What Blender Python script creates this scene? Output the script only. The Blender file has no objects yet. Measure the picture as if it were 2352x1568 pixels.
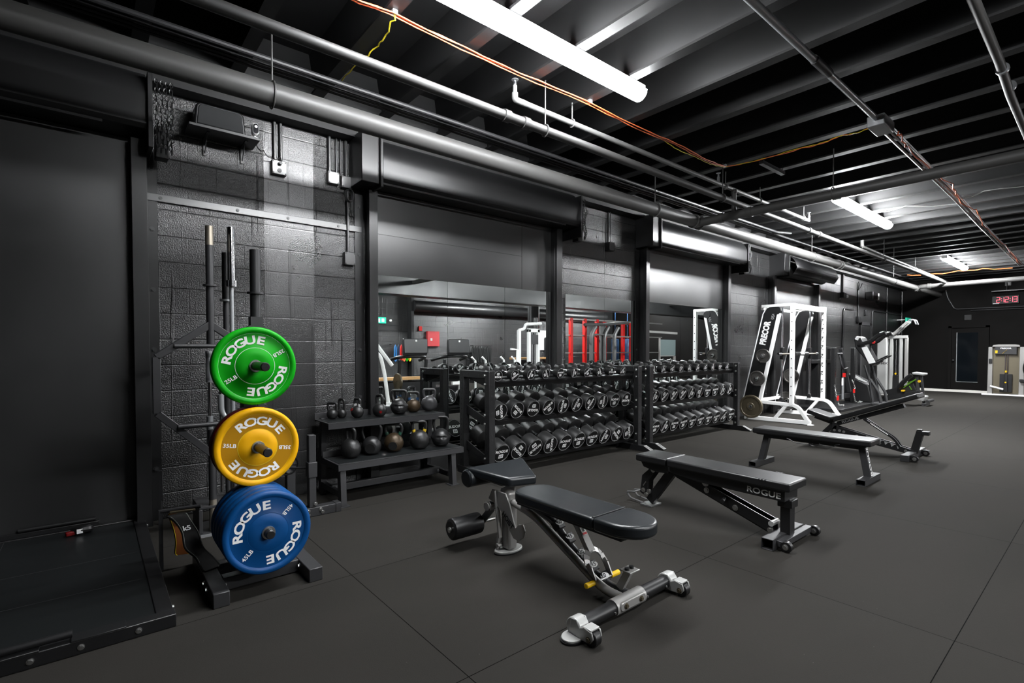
import bpy, bmesh, math, random
from math import radians as R, sin, cos, pi
from mathutils import Vector, Matrix, Euler

SC = bpy.context.scene
COL = SC.collection
random.seed(7)

# ------------------------------------------------------------------ camera
cd = bpy.data.cameras.new('camera')
cam = bpy.data.objects.new('camera', cd)
COL.objects.link(cam)
cd.sensor_width = 36.0
cd.lens = 1161.7 / 2352 * 36.0
cd.shift_y = (830.7 - 784.0) / 2352
cd.clip_start = 0.05
cd.clip_end = 200
yaw, pit = R(50.32), R(-1.37)
fw = Vector((cos(yaw) * cos(pit), sin(yaw) * cos(pit), sin(pit)))
rt = Vector((sin(yaw), -cos(yaw), 0))
up = rt.cross(fw)
cam.matrix_world = Matrix(((rt.x, up.x, -fw.x, 0), (rt.y, up.y, -fw.y, 0), (rt.z, up.z, -fw.z, 1.32), (0, 0, 0, 1)))
SC.camera = cam

# ------------------------------------------------------------------ world, exposure
w = bpy.data.worlds.new('world')
SC.world = w
w.use_nodes = True
w.node_tree.nodes['Background'].inputs[0].default_value = (0.60, 0.63, 0.66, 1)
w.node_tree.nodes['Background'].inputs[1].default_value = 0.004
SC.view_settings.view_transform = 'Standard'
SC.view_settings.look = 'None'
SC.view_settings.gamma = 1
SC.view_settings.use_curve_mapping = False
SC.view_settings.exposure = 2.0
LAMP = 74.0          # emission strength of the strip lights


# ------------------------------------------------------------------ materials
def mat(name, col, rough=0.5, metal=0.0, spec=0.5, bump=None, var=0.0, emit=None, coat=0.0):
    m = bpy.data.materials.new(name)
    m.use_nodes = True
    nt = m.node_tree
    b = nt.nodes['Principled BSDF']
    c = (col[0], col[1], col[2], 1)
    b.inputs['Base Color'].default_value = c
    b.inputs['Roughness'].default_value = rough
    b.inputs['Metallic'].default_value = metal
    b.inputs['Specular IOR Level'].default_value = spec
    if coat:
        b.inputs['Coat Weight'].default_value = coat
        b.inputs['Coat Roughness'].default_value = 0.15
    if emit:
        b.inputs['Emission Color'].default_value = c
        b.inputs['Emission Strength'].default_value = emit
    tc = nt.nodes.new('ShaderNodeTexCoord')
    n = nt.nodes.new('ShaderNodeTexNoise')
    n.inputs['Scale'].default_value = bump[0] if bump else 8
    n.inputs['Detail'].default_value = 4
    nt.links.new(tc.outputs['Object'], n.inputs['Vector'])
    if bump:
        bp = nt.nodes.new('ShaderNodeBump')
        bp.inputs['Strength'].default_value = bump[1]
        bp.inputs['Distance'].default_value = bump[2]
        nt.links.new(n.outputs['Fac'], bp.inputs['Height'])
        nt.links.new(bp.outputs['Normal'], b.inputs['Normal'])
    if var:
        n2 = nt.nodes.new('ShaderNodeTexNoise')
        n2.inputs['Scale'].default_value = 3.5
        n2.inputs['Detail'].default_value = 6
        nt.links.new(tc.outputs['Object'], n2.inputs['Vector'])
        r = nt.nodes.new('ShaderNodeMapRange')
        r.inputs['To Min'].default_value = max(0.02, rough - var)
        r.inputs['To Max'].default_value = min(1, rough + var)
        nt.links.new(n2.outputs['Fac'], r.inputs['Value'])
        nt.links.new(r.outputs['Result'], b.inputs['Roughness'])
    return m


def block_mat(name, col, axis='xz', rough=0.42):
    m = mat(name, col, rough, 0, 0.9)
    nt = m.node_tree
    b = nt.nodes['Principled BSDF']
    tc = nt.nodes.new('ShaderNodeTexCoord')
    sp = nt.nodes.new('ShaderNodeSeparateXYZ')
    cb = nt.nodes.new('ShaderNodeCombineXYZ')
    nt.links.new(tc.outputs['Object'], sp.inputs[0])
    nt.links.new(sp.outputs[0 if axis[0] == 'x' else 1], cb.inputs[0])
    nt.links.new(sp.outputs[2], cb.inputs[1])
    br = nt.nodes.new('ShaderNodeTexBrick')
    br.offset = 0.5
    br.inputs['Scale'].default_value = 1.0
    br.inputs['Brick Width'].default_value = 0.40
    br.inputs['Row Height'].default_value = 0.20
    br.inputs['Mortar Size'].default_value = 0.005
    br.inputs['Mortar Smooth'].default_value = 0.8
    br.inputs['Color1'].default_value = (1, 1, 1, 1)
    br.inputs['Color2'].default_value = (0.86, 0.86, 0.86, 1)
    br.inputs['Mortar'].default_value = (0.72, 0.72, 0.72, 1)
    nt.links.new(cb.outputs[0], br.inputs['Vector'])
    n1 = nt.nodes.new('ShaderNodeTexNoise')
    n1.inputs['Scale'].default_value = 110
    n1.inputs['Detail'].default_value = 3
    nt.links.new(cb.outputs[0], n1.inputs['Vector'])
    n2 = nt.nodes.new('ShaderNodeTexNoise')
    n2.inputs['Scale'].default_value = 1.6
    n2.inputs['Detail'].default_value = 6
    nt.links.new(cb.outputs[0], n2.inputs['Vector'])
    # pits: sparse voids of the porous block
    vo = nt.nodes.new('ShaderNodeTexVoronoi')
    vo.inputs['Scale'].default_value = 62
    nt.links.new(cb.outputs[0], vo.inputs['Vector'])
    vr = nt.nodes.new('ShaderNodeMapRange')
    vr.inputs['From Min'].default_value = 0.0
    vr.inputs['From Max'].default_value = 0.20
    nt.links.new(vo.outputs['Distance'], vr.inputs['Value'])
    mul = nt.nodes.new('ShaderNodeMath'); mul.operation = 'MULTIPLY'
    nt.links.new(n1.outputs['Fac'], mul.inputs[0]); mul.inputs[1].default_value = 1.0
    a1 = nt.nodes.new('ShaderNodeMath'); a1.operation = 'ADD'
    nt.links.new(br.outputs['Color'], a1.inputs[0]); nt.links.new(mul.outputs[0], a1.inputs[1])
    a2 = nt.nodes.new('ShaderNodeMath'); a2.operation = 'MULTIPLY_ADD'
    nt.links.new(vr.outputs['Result'], a2.inputs[0]); a2.inputs[1].default_value = 0.25
    nt.links.new(a1.outputs[0], a2.inputs[2])
    # paint runs: tall thin ridges in patches
    mp = nt.nodes.new('ShaderNodeMapping')
    mp.inputs['Scale'].default_value = (26, 0.9, 1)
    nt.links.new(cb.outputs[0], mp.inputs['Vector'])
    n3 = nt.nodes.new('ShaderNodeTexNoise')
    n3.inputs['Scale'].default_value = 1.0
    n3.inputs['Detail'].default_value = 2
    nt.links.new(mp.outputs[0], n3.inputs['Vector'])
    rr = nt.nodes.new('ShaderNodeMapRange')
    rr.inputs['From Min'].default_value = 0.62
    rr.inputs['From Max'].default_value = 0.70
    nt.links.new(n3.outputs['Fac'], rr.inputs['Value'])
    a3 = nt.nodes.new('ShaderNodeMath'); a3.operation = 'MULTIPLY_ADD'
    nt.links.new(rr.outputs['Result'], a3.inputs[0]); a3.inputs[1].default_value = 0.8
    nt.links.new(a2.outputs[0], a3.inputs[2])
    # course lines: every 0.2 m, a little stronger than the upright joints
    ml = nt.nodes.new('ShaderNodeMath'); ml.operation = 'PINGPONG'; ml.inputs[1].default_value = 0.1
    nt.links.new(sp.outputs[2], ml.inputs[0])
    mlr = nt.nodes.new('ShaderNodeMapRange')
    mlr.inputs['From Min'].default_value = 0.001
    mlr.inputs['From Max'].default_value = 0.007
    nt.links.new(ml.outputs[0], mlr.inputs['Value'])
    a4 = nt.nodes.new('ShaderNodeMath'); a4.operation = 'MULTIPLY_ADD'
    nt.links.new(mlr.outputs['Result'], a4.inputs[0]); a4.inputs[1].default_value = 0.35
    nt.links.new(a3.outputs[0], a4.inputs[2])
    # a rendered, nearly smooth pier between the first two doors
    cp = nt.nodes.new('ShaderNodeMath'); cp.operation = 'COMPARE'
    nt.links.new(sp.outputs[0 if axis[0] == 'x' else 1], cp.inputs[0]); cp.inputs[1].default_value = 1.37; cp.inputs[2].default_value = 0.21
    inv = nt.nodes.new('ShaderNodeMath'); inv.operation = 'MULTIPLY_ADD'
    nt.links.new(cp.outputs[0], inv.inputs[0]); inv.inputs[1].default_value = -0.72; inv.inputs[2].default_value = 1.0
    a5 = nt.nodes.new('ShaderNodeMath'); a5.operation = 'MULTIPLY'
    nt.links.new(a4.outputs[0], a5.inputs[0]); nt.links.new(inv.outputs[0], a5.inputs[1])
    a2 = a5
    # unpainted pits in patches: no gloss there
    pt = nt.nodes.new('ShaderNodeMapRange')
    pt.inputs['From Min'].default_value = 0.40
    pt.inputs['From Max'].default_value = 0.56
    nt.links.new(n2.outputs['Fac'], pt.inputs['Value'])
    pv = nt.nodes.new('ShaderNodeMath'); pv.operation = 'SUBTRACT'; pv.inputs[0].default_value = 1.0
    nt.links.new(vr.outputs['Result'], pv.inputs[1])
    pm = nt.nodes.new('ShaderNodeMath'); pm.operation = 'MULTIPLY'
    nt.links.new(pv.outputs[0], pm.inputs[0]); nt.links.new(pt.outputs['Result'], pm.inputs[1])
    sl = nt.nodes.new('ShaderNodeMath'); sl.operation = 'MULTIPLY_ADD'
    nt.links.new(pm.outputs[0], sl.inputs[0]); sl.inputs[1].default_value = -0.9; sl.inputs[2].default_value = 0.9
    nt.links.new(sl.outputs[0], b.inputs['Specular IOR Level'])
    bp = nt.nodes.new('ShaderNodeBump')
    bp.inputs['Strength'].default_value = 0.8
    bp.inputs['Distance'].default_value = 0.007
    nt.links.new(a2.outputs[0], bp.inputs['Height'])
    nt.links.new(bp.outputs['Normal'], b.inputs['Normal'])
    r = nt.nodes.new('ShaderNodeMapRange')
    r.inputs['To Min'].default_value = rough - 0.10
    r.inputs['To Max'].default_value = rough + 0.12
    nt.links.new(n2.outputs['Fac'], r.inputs['Value'])
    nt.links.new(r.outputs['Result'], b.inputs['Roughness'])
    return m


def floor_mat():
    m = mat('rubber_floor', (0.008, 0.0076, 0.0072), 0.7, 0, 0.012)
    nt = m.node_tree
    b = nt.nodes['Principled BSDF']
    tc = nt.nodes.new('ShaderNodeTexCoord')
    mp = nt.nodes.new('ShaderNodeMapping')
    mp.inputs['Location'].default_value = (-1.15, -0.46, 0)
    nt.links.new(tc.outputs['Object'], mp.inputs['Vector'])
    br = nt.nodes.new('ShaderNodeTexBrick')
    br.offset = 0.0
    br.inputs['Scale'].default_value = 1.0
    br.inputs['Brick Width'].default_value = 1.84
    br.inputs['Row Height'].default_value = 1.2
    br.inputs['Mortar Size'].default_value = 0.0022
    br.inputs['Mortar Smooth'].default_value = 0.3
    br.inputs['Color1'].default_value = (0.0245, 0.0230, 0.0208, 1)
    br.inputs['Color2'].default_value = (0.0270, 0.0254, 0.0230, 1)
    br.inputs['Mortar'].default_value = (0.0015, 0.0015, 0.0015, 1)
    nt.links.new(mp.outputs[0], br.inputs['Vector'])
    # scuffs: broad pale wear, and sparse pale flecks
    n2 = nt.nodes.new('ShaderNodeTexNoise')
    n2.inputs['Scale'].default_value = 0.9
    n2.inputs['Detail'].default_value = 5
    nt.links.new(tc.outputs['Object'], n2.inputs['Vector'])
    vo = nt.nodes.new('ShaderNodeTexVoronoi')
    vo.inputs['Scale'].default_value = 9
    nt.links.new(tc.outputs['Object'], vo.inputs['Vector'])
    ls = nt.nodes.new('ShaderNodeMath'); ls.operation = 'LESS_THAN'; ls.inputs[1].default_value = 0.016
    nt.links.new(vo.outputs['Distance'], ls.inputs[0])
    mr = nt.nodes.new('ShaderNodeMapRange')
    mr.inputs['To Min'].default_value = 0.8
    mr.inputs['To Max'].default_value = 1.25
    nt.links.new(n2.outputs['Fac'], mr.inputs['Value'])
    mx = nt.nodes.new('ShaderNodeVectorMath'); mx.operation = 'SCALE'
    nt.links.new(br.outputs['Color'], mx.inputs[0]); nt.links.new(mr.outputs['Result'], mx.inputs['Scale'])
    mm = nt.nodes.new('ShaderNodeMix'); mm.data_type = 'RGBA'
    nt.links.new(ls.outputs[0], mm.inputs['Factor'])
    nt.links.new(mx.outputs[0], mm.inputs['A'])
    mm.inputs['B'].default_value = (0.08, 0.08, 0.075, 1)
    nt.links.new(mm.outputs['Result'], b.inputs['Base Color'])
    n1 = nt.nodes.new('ShaderNodeTexNoise')
    n1.inputs['Scale'].default_value = 220
    nt.links.new(tc.outputs['Object'], n1.inputs['Vector'])
    bp = nt.nodes.new('ShaderNodeBump')
    bp.inputs['Strength'].default_value = 0.25
    bp.inputs['Distance'].default_value = 0.002
    nt.links.new(n1.outputs['Fac'], bp.inputs['Height'])
    nt.links.new(bp.outputs['Normal'], b.inputs['Normal'])
    r = nt.nodes.new('ShaderNodeMapRange')
    r.inputs['To Min'].default_value = 0.62
    r.inputs['To Max'].default_value = 0.82
    nt.links.new(n2.outputs['Fac'], r.inputs['Value'])
    nt.links.new(r.outputs['Result'], b.inputs['Roughness'])
    return m


M = {}
M['block'] = block_mat('black_painted_block', (0.0095, 0.0095, 0.0097), 'xz', .30)
M['block_far'] = mat('charcoal_painted_wall', (0.0030, 0.0025, 0.0022), 0.65, spec=.1, bump=(60, .15, .002), var=.08)
M['board'] = mat('black_painted_board', (0.0135, 0.0135, 0.0138), 0.37, spec=1.0, bump=(10, .08, .003), var=.08)
M['conc'] = mat('dark_painted_concrete', (0.022, 0.0225, 0.023), 0.36, bump=(40, .3, .004), var=.12)
M['ceil'] = mat('black_ceiling_paint', (0.005, 0.005, 0.0055), 0.6, bump=(30, .2, .004))
M['joist'] = mat('black_joist_paint', (0.0045, 0.0045, 0.0048), 0.55, bump=(25, .15, .003), var=.1)
M['floor'] = floor_mat()
M['steel'] = mat('black_powder_coat', (0.008, 0.008, 0.0085), 0.38, bump=(180, .08, .001))
M['steelg'] = mat('charcoal_powder_coat', (0.025, 0.025, 0.0265), 0.42, bump=(180, .08, .001))
M['gloss'] = mat('black_gloss_paint', (0.010, 0.010, 0.0104), 0.37, bump=(5, .05, .003), var=.05)
M['pipe'] = mat('grey_painted_pipe', (0.056, 0.055, 0.053), 0.5, bump=(60, .1, .001), var=.08)
M['pipe_dimmed'] = mat('darkened_grey_pipe', (0.026, 0.0255, 0.025), 0.55, bump=(60, .1, .001), var=.06)  # main pipe's grey, darkened in colour to hold down the nearby lamp's light
M['pipew'] = mat('pale_painted_pipe', (0.13, 0.13, 0.128), 0.5)
M['dark'] = mat('matte_black', (0.0025, 0.0025, 0.0025), 0.6)
M['ureth'] = mat('black_urethane', (0.0070, 0.0070, 0.0070), 0.46, spec=.35, bump=(150, .05, .001), var=.06)
M['iron'] = mat('black_cast_iron', (0.008, 0.008, 0.008), 0.42, bump=(70, .35, .003), var=.1)
M['ironw'] = mat('worn_bronze_iron', (0.045, 0.030, 0.016), 0.42, 0.5, bump=(55, .35, .003), var=.12)
M['chrome'] = mat('chrome', (0.72, 0.72, 0.74), 0.16, 1.0)
M['zinc'] = mat('zinc_bolt', (0.55, 0.55, 0.54), 0.32, 1.0)
M['galv'] = mat('galvanised_steel', (0.34, 0.35, 0.36), 0.32, 0.55, bump=(20, .1, .001))
M['worn'] = mat('scuffed_bare_steel', (0.36, 0.32, 0.26), 0.42, 0.8, bump=(40, .4, .002), var=.15)
M['silver'] = mat('satin_grey_frame', (0.33, 0.322, 0.31), 0.36, 0.45, bump=(90, .05, .001))
M['midg'] = mat('mid_grey_frame', (.12, .12, .12), .4, .3)
M['cast'] = mat('pale_grey_casting', (0.36, 0.36, 0.35), 0.36, 0.2)
M['vinyl'] = mat('black_vinyl', (0.006, 0.006, 0.0065), 0.38, bump=(220, .18, .0012), var=.05)
M['vinyls'] = mat('slate_black_vinyl', (0.008, 0.0098, 0.0115), 0.34, bump=(200, .15, .0012), var=.05)
M['vinylg'] = mat('pale_grey_vinyl', (0.42, 0.43, 0.43), 0.45)
M['white'] = mat('white_powder_coat', (0.84, 0.84, 0.83), 0.38)
M['print'] = mat('white_print', (0.86, 0.86, 0.85), 0.5)
M['printg'] = mat('grey_print', (0.42, 0.42, 0.42), 0.5)
M['green'] = mat('green_urethane', (0.003, 0.34, 0.006), 0.42, spec=.2, bump=(30, .04, .002), var=.05)
M['yellow'] = mat('yellow_urethane', (0.72, 0.36, 0.002), 0.42, spec=.2, bump=(30, .04, .002), var=.05)
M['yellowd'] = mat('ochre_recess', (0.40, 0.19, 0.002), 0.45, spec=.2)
M['red'] = mat('red_urethane', (0.15, 0.005, 0.006), 0.42, spec=.25)
M['blue'] = mat('blue_urethane', (0.001, 0.052, 0.185), 0.42, spec=.25, bump=(30, .04, .002), var=.05)
M['cap'] = mat('yellow_grip', (0.82, 0.50, 0.006), 0.36)
M['orange'] = mat('orange_cable_jacket', (0.80, 0.16, 0.05), 0.45)
M['ycable'] = mat('yellow_cable_jacket', (0.62, 0.50, 0.02), 0.45)
M['wcable'] = mat('pale_cable_jacket', (0.55, 0.56, 0.55), 0.4)
M['leather'] = mat('brown_leather', (0.22, 0.07, 0.018), 0.42, bump=(80, .2, .001))
M['leatherb'] = mat('black_leather', (0.008, 0.008, 0.0075), 0.36, bump=(80, .2, .001))
M['stitch'] = mat('pale_stitching', (0.30, 0.31, 0.28), 0.6)
M['plat'] = mat('platform_rubber', (0.006, 0.0072, 0.0076), 0.42, bump=(160, .15, .001), var=.1)
M['brass'] = mat('olive_iron_plate', (0.085, 0.070, 0.045), 0.40, 0.4, var=.08)
M['plateg'] = mat('grey_iron_plate', (0.070, 0.066, 0.062), 0.38, 0.5, bump=(40, .2, .002))
M['redp'] = mat('red_powder_coat', (0.55, 0.012, 0.010), 0.36)
M['wood'] = mat('varnished_pine', (0.52, 0.30, 0.12), 0.42, bump=(12, .1, .001))
M['gold'] = mat('tinted_shroud', (0.15, 0.13, 0.09), 0.32, 0.35)
M['boxp'] = mat('satin_black_box_paint', (0.035, 0.035, 0.036), 0.30, spec=1.0)
M['mirror'] = mat('mirror_silver', (0.80, 0.83, 0.82), 0.0, 1.0)
M['glass'] = mat('dark_door_glass', (0.003, 0.0045, 0.006), 0.10, 0, 0.3)
M['lens'] = mat('black_lens', (0.006, 0.006, 0.007), 0.12)
M['sign'] = mat('green_exit_sign', (0.03, 0.65, 0.40), 0.4, emit=.03)
M['led'] = mat('red_led', (1.0, 0.03, 0.07), 0.4, emit=.5)
M['lamp'] = mat('strip_light_diffuser', (0.96, 0.98, 1.0), 0.5, emit=LAMP)
M['lamp_near'] = mat('near_strip_diffuser', (0.96, 0.98, 1.0), 0.5, emit=LAMP * 0.58)
M['lamp_mid'] = mat('bright_strip_diffuser', (0.96, 0.98, 1.0), 0.5, emit=LAMP * 1.62)
M['lamp_far'] = mat('opposite_strip_diffuser', (0.96, 0.98, 1.0), 0.5, emit=LAMP * 1.3)
M['ringg'] = mat('dull_green_paint', (.01, .06, .035), .5)
M['ringy'] = mat('dull_yellow_paint', (.45, .30, .01), .5)
M['lamp_fill'] = mat('fill_strip_diffuser', (0.96, 0.98, 1.0), 0.5, emit=LAMP * 0.45)  # unseen lamp behind the camera, its strength raised to fill the near floor
M['lamp_side'] = mat('dim_strip_diffuser', (0.96, 0.98, 1.0), 0.5, emit=LAMP * 0.10)
M['skin_blue'] = mat('blue_paint', (0.02, 0.16, 0.42), 0.4)
M['purple'] = mat('blue_enamel', (0.008, 0.03, 0.075), 0.35, bump=(20, .1, .001))
M['baseboard'] = mat('white_baseboard', (0.62, 0.60, 0.56), 0.5)


# ------------------------------------------------------------------ mesh helpers
ORG = {}


def empty(name, loc, label, cat, group=None, rot=(0, 0, 0)):
    o = bpy.data.objects.new(name, None)
    o.empty_display_size = 0.1
    o.location = loc
    o.rotation_euler = rot
    COL.objects.link(o)
    ORG[o.name] = Vector(loc)
    tag(o, label, cat, group)
    return o


def tag(o, label, cat, group=None, kind=None):
    if label: o['label'] = label
    if cat: o['category'] = cat
    if group: o['group'] = group
    if kind: o['kind'] = kind
    return o


def frame(z):
    z = Vector(z).normalized()
    a = Vector((0, 0, 1)) if abs(z.z) < 0.95 else Vector((0, 1, 0))
    x = a.cross(z).normalized()
    return x, z.cross(x), z


TXT = {}


def text_geo(s, bold=0.0):
    k = (s, bold)
    if k not in TXT:
        c = bpy.data.curves.new('t', 'FONT')
        c.body = s
        c.size = 1.0
        c.align_x = 'CENTER'
        c.align_y = 'CENTER'
        c.resolution_u = 3
        c.offset = bold
        o = bpy.data.objects.new('t', c)
        COL.objects.link(o)
        dg = bpy.context.evaluated_depsgraph_get()
        me = bpy.data.meshes.new_from_object(o.evaluated_get(dg))
        TXT[k] = ([v.co.copy() for v in me.vertices], [list(p.vertices) for p in me.polygons])
        bpy.data.objects.remove(o)
        bpy.data.meshes.remove(me)
        bpy.data.curves.remove(c)
    return TXT[k]


class MB:
    def __init__(s):
        s.v = []
        s.f = []
        s.m = [(0, 0)]

    def cut(s):
        """what follows is the next piece (see build(each=True))"""
        if s.m[-1] != (len(s.v), len(s.f)): s.m.append((len(s.v), len(s.f)))
        return s

    def add(s, vs, fs):
        n = len(s.v)
        s.v += [Vector(v) for v in vs]
        s.f += [[i + n for i in f] for f in fs]
        return s

    def box(s, x0, x1, y0, y1, z0, z1):
        vs = [(x, y, z) for x in (x0, x1) for y in (y0, y1) for z in (z0, z1)]
        return s.add(vs, [(0, 1, 3, 2), (4, 6, 7, 5), (0, 4, 5, 1), (2, 3, 7, 6), (0, 2, 6, 4), (1, 5, 7, 3)])

    def obox(s, c, size, rot=(0, 0, 0)):
        m = Euler(rot).to_matrix()
        c = Vector(c)
        h = Vector(size) / 2
        vs = [c + m @ Vector((x * h.x, y * h.y, z * h.z)) for x in (-1, 1) for y in (-1, 1) for z in (-1, 1)]
        return s.add(vs, [(0, 1, 3, 2), (4, 6, 7, 5), (0, 4, 5, 1), (2, 3, 7, 6), (0, 2, 6, 4), (1, 5, 7, 3)])

    def bar(s, p, q, w, h=None, ref=(0, 0, 1)):
        """square tube p -> q; w across (perpendicular to ref), h along ref"""
        h = w if h is None else h
        p, q = Vector(p), Vector(q)
        d = (q - p).normalized()
        r = Vector(ref)
        if abs(d.dot(r)) > 0.98: r = Vector((0, 1, 0)) if abs(d.y) < .9 else Vector((1, 0, 0))
        x = r.cross(d).normalized()
        y = d.cross(x)
        vs = []
        for e in (p, q):
            for a, b in ((-1, -1), (1, -1), (1, 1), (-1, 1)):
                vs.append(e + x * (a * w / 2) + y * (b * h / 2))
        return s.add(vs, [(3, 2, 1, 0), (4, 5, 6, 7), (0, 1, 5, 4), (1, 2, 6, 5), (2, 3, 7, 6), (3, 0, 4, 7)])

    def cyl(s, p, q, r, r2=None, n=16):
        r2 = r if r2 is None else r2
        p, q = Vector(p), Vector(q)
        x, y, z = frame(q - p)
        vs = []
        for e, rr in ((p, r), (q, r2)):
            for i in range(n):
                a = 2 * pi * i / n
                vs.append(e + (x * cos(a) + y * sin(a)) * rr)
        fs = [(i, (i + 1) % n, n + (i + 1) % n, n + i) for i in range(n)]
        fs += [list(range(n))[::-1], list(range(n, 2 * n))]
        return s.add(vs, fs)

    def lathe(s, prof, o, axis, n=32, close=False, caps=True):
        """prof: list of (radius, distance along axis)"""
        o = Vector(o)
        x, y, z = frame(axis)
        vs, fs = [], []
        k = len(prof)
        for r, t in prof:
            for i in range(n):
                a = 2 * pi * i / n
                vs.append(o + z * t + (x * cos(a) + y * sin(a)) * max(r, 1e-4))
        for j in range(k - 1 if not close else k):
            j2 = (j + 1) % k
            for i in range(n):
                i2 = (i + 1) % n
                fs.append((j * n + i, j * n + i2, j2 * n + i2, j2 * n + i))
        if not close and caps:
            fs.append(list(range(n))[::-1])
            fs.append(list(range((k - 1) * n, k * n)))
        return s.add(vs, fs)

    def tube(s, pts, r, n=8, fil=0.0, closed=False, flat=None):
        P = [Vector(p) for p in pts]
        if fil:
            Q = []
            L = len(P)
            for i, p in enumerate(P):
                if not closed and i in (0, L - 1):
                    Q.append(p); continue
                a, b = P[i - 1], P[(i + 1) % L]
                da, db = (a - p), (b - p)
                t = min(fil, da.length * .45, db.length * .45)
                s0, s1 = p + da.normalized() * t, p + db.normalized() * t
                for k in range(6):
                    u = k / 5
                    Q.append(s0 * (1 - u) ** 2 + p * 2 * u * (1 - u) + s1 * u * u)
            P = Q
        L = len(P)
        rr = r if isinstance(r, (list, tuple)) else [r] * L
        vs, fs = [], []
        px = None
        for i, p in enumerate(P):
            if closed:
                d = (P[(i + 1) % L] - P[i - 1]).normalized()
            else:
                d = (P[min(i + 1, L - 1)] - P[max(i - 1, 0)]).normalized()
            if px is None:
                x, y, z = frame(d)
            else:
                x = (px - d * px.dot(d)).normalized()
                y = d.cross(x)
            px = x
            for k in range(n):
                a = 2 * pi * k / n + (pi / n if n == 4 else 0)
                vs.append(p + (x * cos(a) + y * sin(a)) * rr[min(i, len(rr) - 1)])
        for i in range(L - 1 if not closed else L):
            i2 = (i + 1) % L
            for k in range(n):
                k2 = (k + 1) % n
                fs.append((i * n + k, i * n + k2, i2 * n + k2, i2 * n + k))
        if not closed:
            fs.append(list(range(n))[::-1])
            fs.append(list(range((L - 1) * n, L * n)))
        return s.add(vs, fs)

    def prism(s, poly, axis, a, b):
        """poly in the plane across axis: x->(y,z) y->(x,z) z->(x,y)"""
        def mk(p, t):
            return {'x': (t, p[0], p[1]), 'y': (p[0], t, p[1]), 'z': (p[0], p[1], t)}[axis]
        n = len(poly)
        vs = [mk(p, a) for p in poly] + [mk(p, b) for p in poly]
        fs = [(i, (i + 1) % n, n + (i + 1) % n, n + i) for i in range(n)]
        fs += [list(range(n))[::-1], list(range(n, 2 * n))]
        return s.add(vs, fs)

    def sphere(s, c, r, sc=(1, 1, 1), nu=20, nv=12, fn=None):
        c = Vector(c)
        vs, fs = [], []
        for j in range(nv + 1):
            t = pi * j / nv
            for i in range(nu):
                a = 2 * pi * i / nu
                d = Vector((sin(t) * cos(a), sin(t) * sin(a), cos(t)))
                k = fn(d) if fn else 1.0
                vs.append(c + Vector((d.x * sc[0], d.y * sc[1], d.z * sc[2])) * r * k)
        for j in range(nv):
            for i in range(nu):
                i2 = (i + 1) % nu
                fs.append((j * nu + i, (j + 1) * nu + i, (j + 1) * nu + i2, j * nu + i2))
        return s.add(vs, fs)

    def text(s, txt, size, o, xdir, ydir, sx=1.0, bold=0.0, lift=0.0, skew=0.0):
        V, F = text_geo(txt, bold)
        o, xd, yd = Vector(o), Vector(xdir).normalized(), Vector(ydir).normalized()
        n = xd.cross(yd)
        return s.add([o + xd * ((v.x + skew * v.y) * size * sx) + yd * (v.y * size) + n * lift for v in V], F)

    def bolt(s, p, d, r=0.012, h=0.008):
        p, d = Vector(p), Vector(d).normalized()
        s.cut()
        s.cyl(p, p + d * h * .35, r * 1.45, n=14)
        return s.cyl(p + d * h * .3, p + d * h, r, n=6)

    def build(s, name, m, parent=None, bevel=0.0, seg=2, ang=35, sub=0, each=False):
        if each:
            M_ = s.m + [(len(s.v), len(s.f))]
            o = None
            for (v0, f0), (v1, f1) in zip(M_[:-1], M_[1:]):
                if f1 == f0: continue
                q = MB()
                q.v = s.v[v0:v1]
                q.f = [[i - v0 for i in f] for f in s.f[f0:f1]]
                o = q.build(name, m, parent, bevel, seg, ang, sub)
            return o
        root = parent
        while root is not None and root.parent is not None: root = root.parent
        org = ORG.get(root.name, Vector((0, 0, 0))) if root else Vector((0, 0, 0))
        me = bpy.data.meshes.new(name)
        me.from_pydata([v - org for v in s.v], [], s.f)
        bm = bmesh.new()
        bm.from_mesh(me)
        bmesh.ops.recalc_face_normals(bm, faces=bm.faces)
        bm.to_mesh(me)
        bm.free()
        me.materials.append(M[m] if isinstance(m, str) else m)
        me.polygons.foreach_set('use_smooth', [True] * len(me.polygons))
        me.set_sharp_from_angle(angle=R(ang))
        o = bpy.data.objects.new(name, me)
        COL.objects.link(o)
        if parent is not None: o.parent = parent
        if bevel:
            b = o.modifiers.new('bevel', 'BEVEL')
            b.width = bevel
            b.segments = seg
            b.limit_method = 'ANGLE'
            b.angle_limit = R(40)
        if sub:
            b = o.modifiers.new('sub', 'SUBSURF')
            b.levels = b.render_levels = sub
        return o


def top(name, mb, m, label, cat, group=None, loc=None, bevel=0.0, **k):
    """a thing that is one mesh, its origin moved to loc"""
    if loc is not None:
        L = Vector(loc)
        mb.v = [v - L for v in mb.v]
    o = mb.build(name, m, None, bevel, **k)
    if loc is not None: o.location = loc
    return tag(o, label, cat, group)


def struct(name, mb, m, parent=None, bevel=0.0, **k):
    o = mb.build(name, m, parent, bevel, **k)
    if parent is None: o['kind'] = 'structure'
    return o


def copy_tree(o, parent=None):
    c = o.copy()
    COL.objects.link(c)
    c.parent = parent
    for ch in list(o.children): copy_tree(ch, c)
    return c


ORD = ['first', 'second', 'third', 'fourth', 'fifth', 'sixth', 'seventh', 'eighth', 'ninth', 'tenth']

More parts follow.
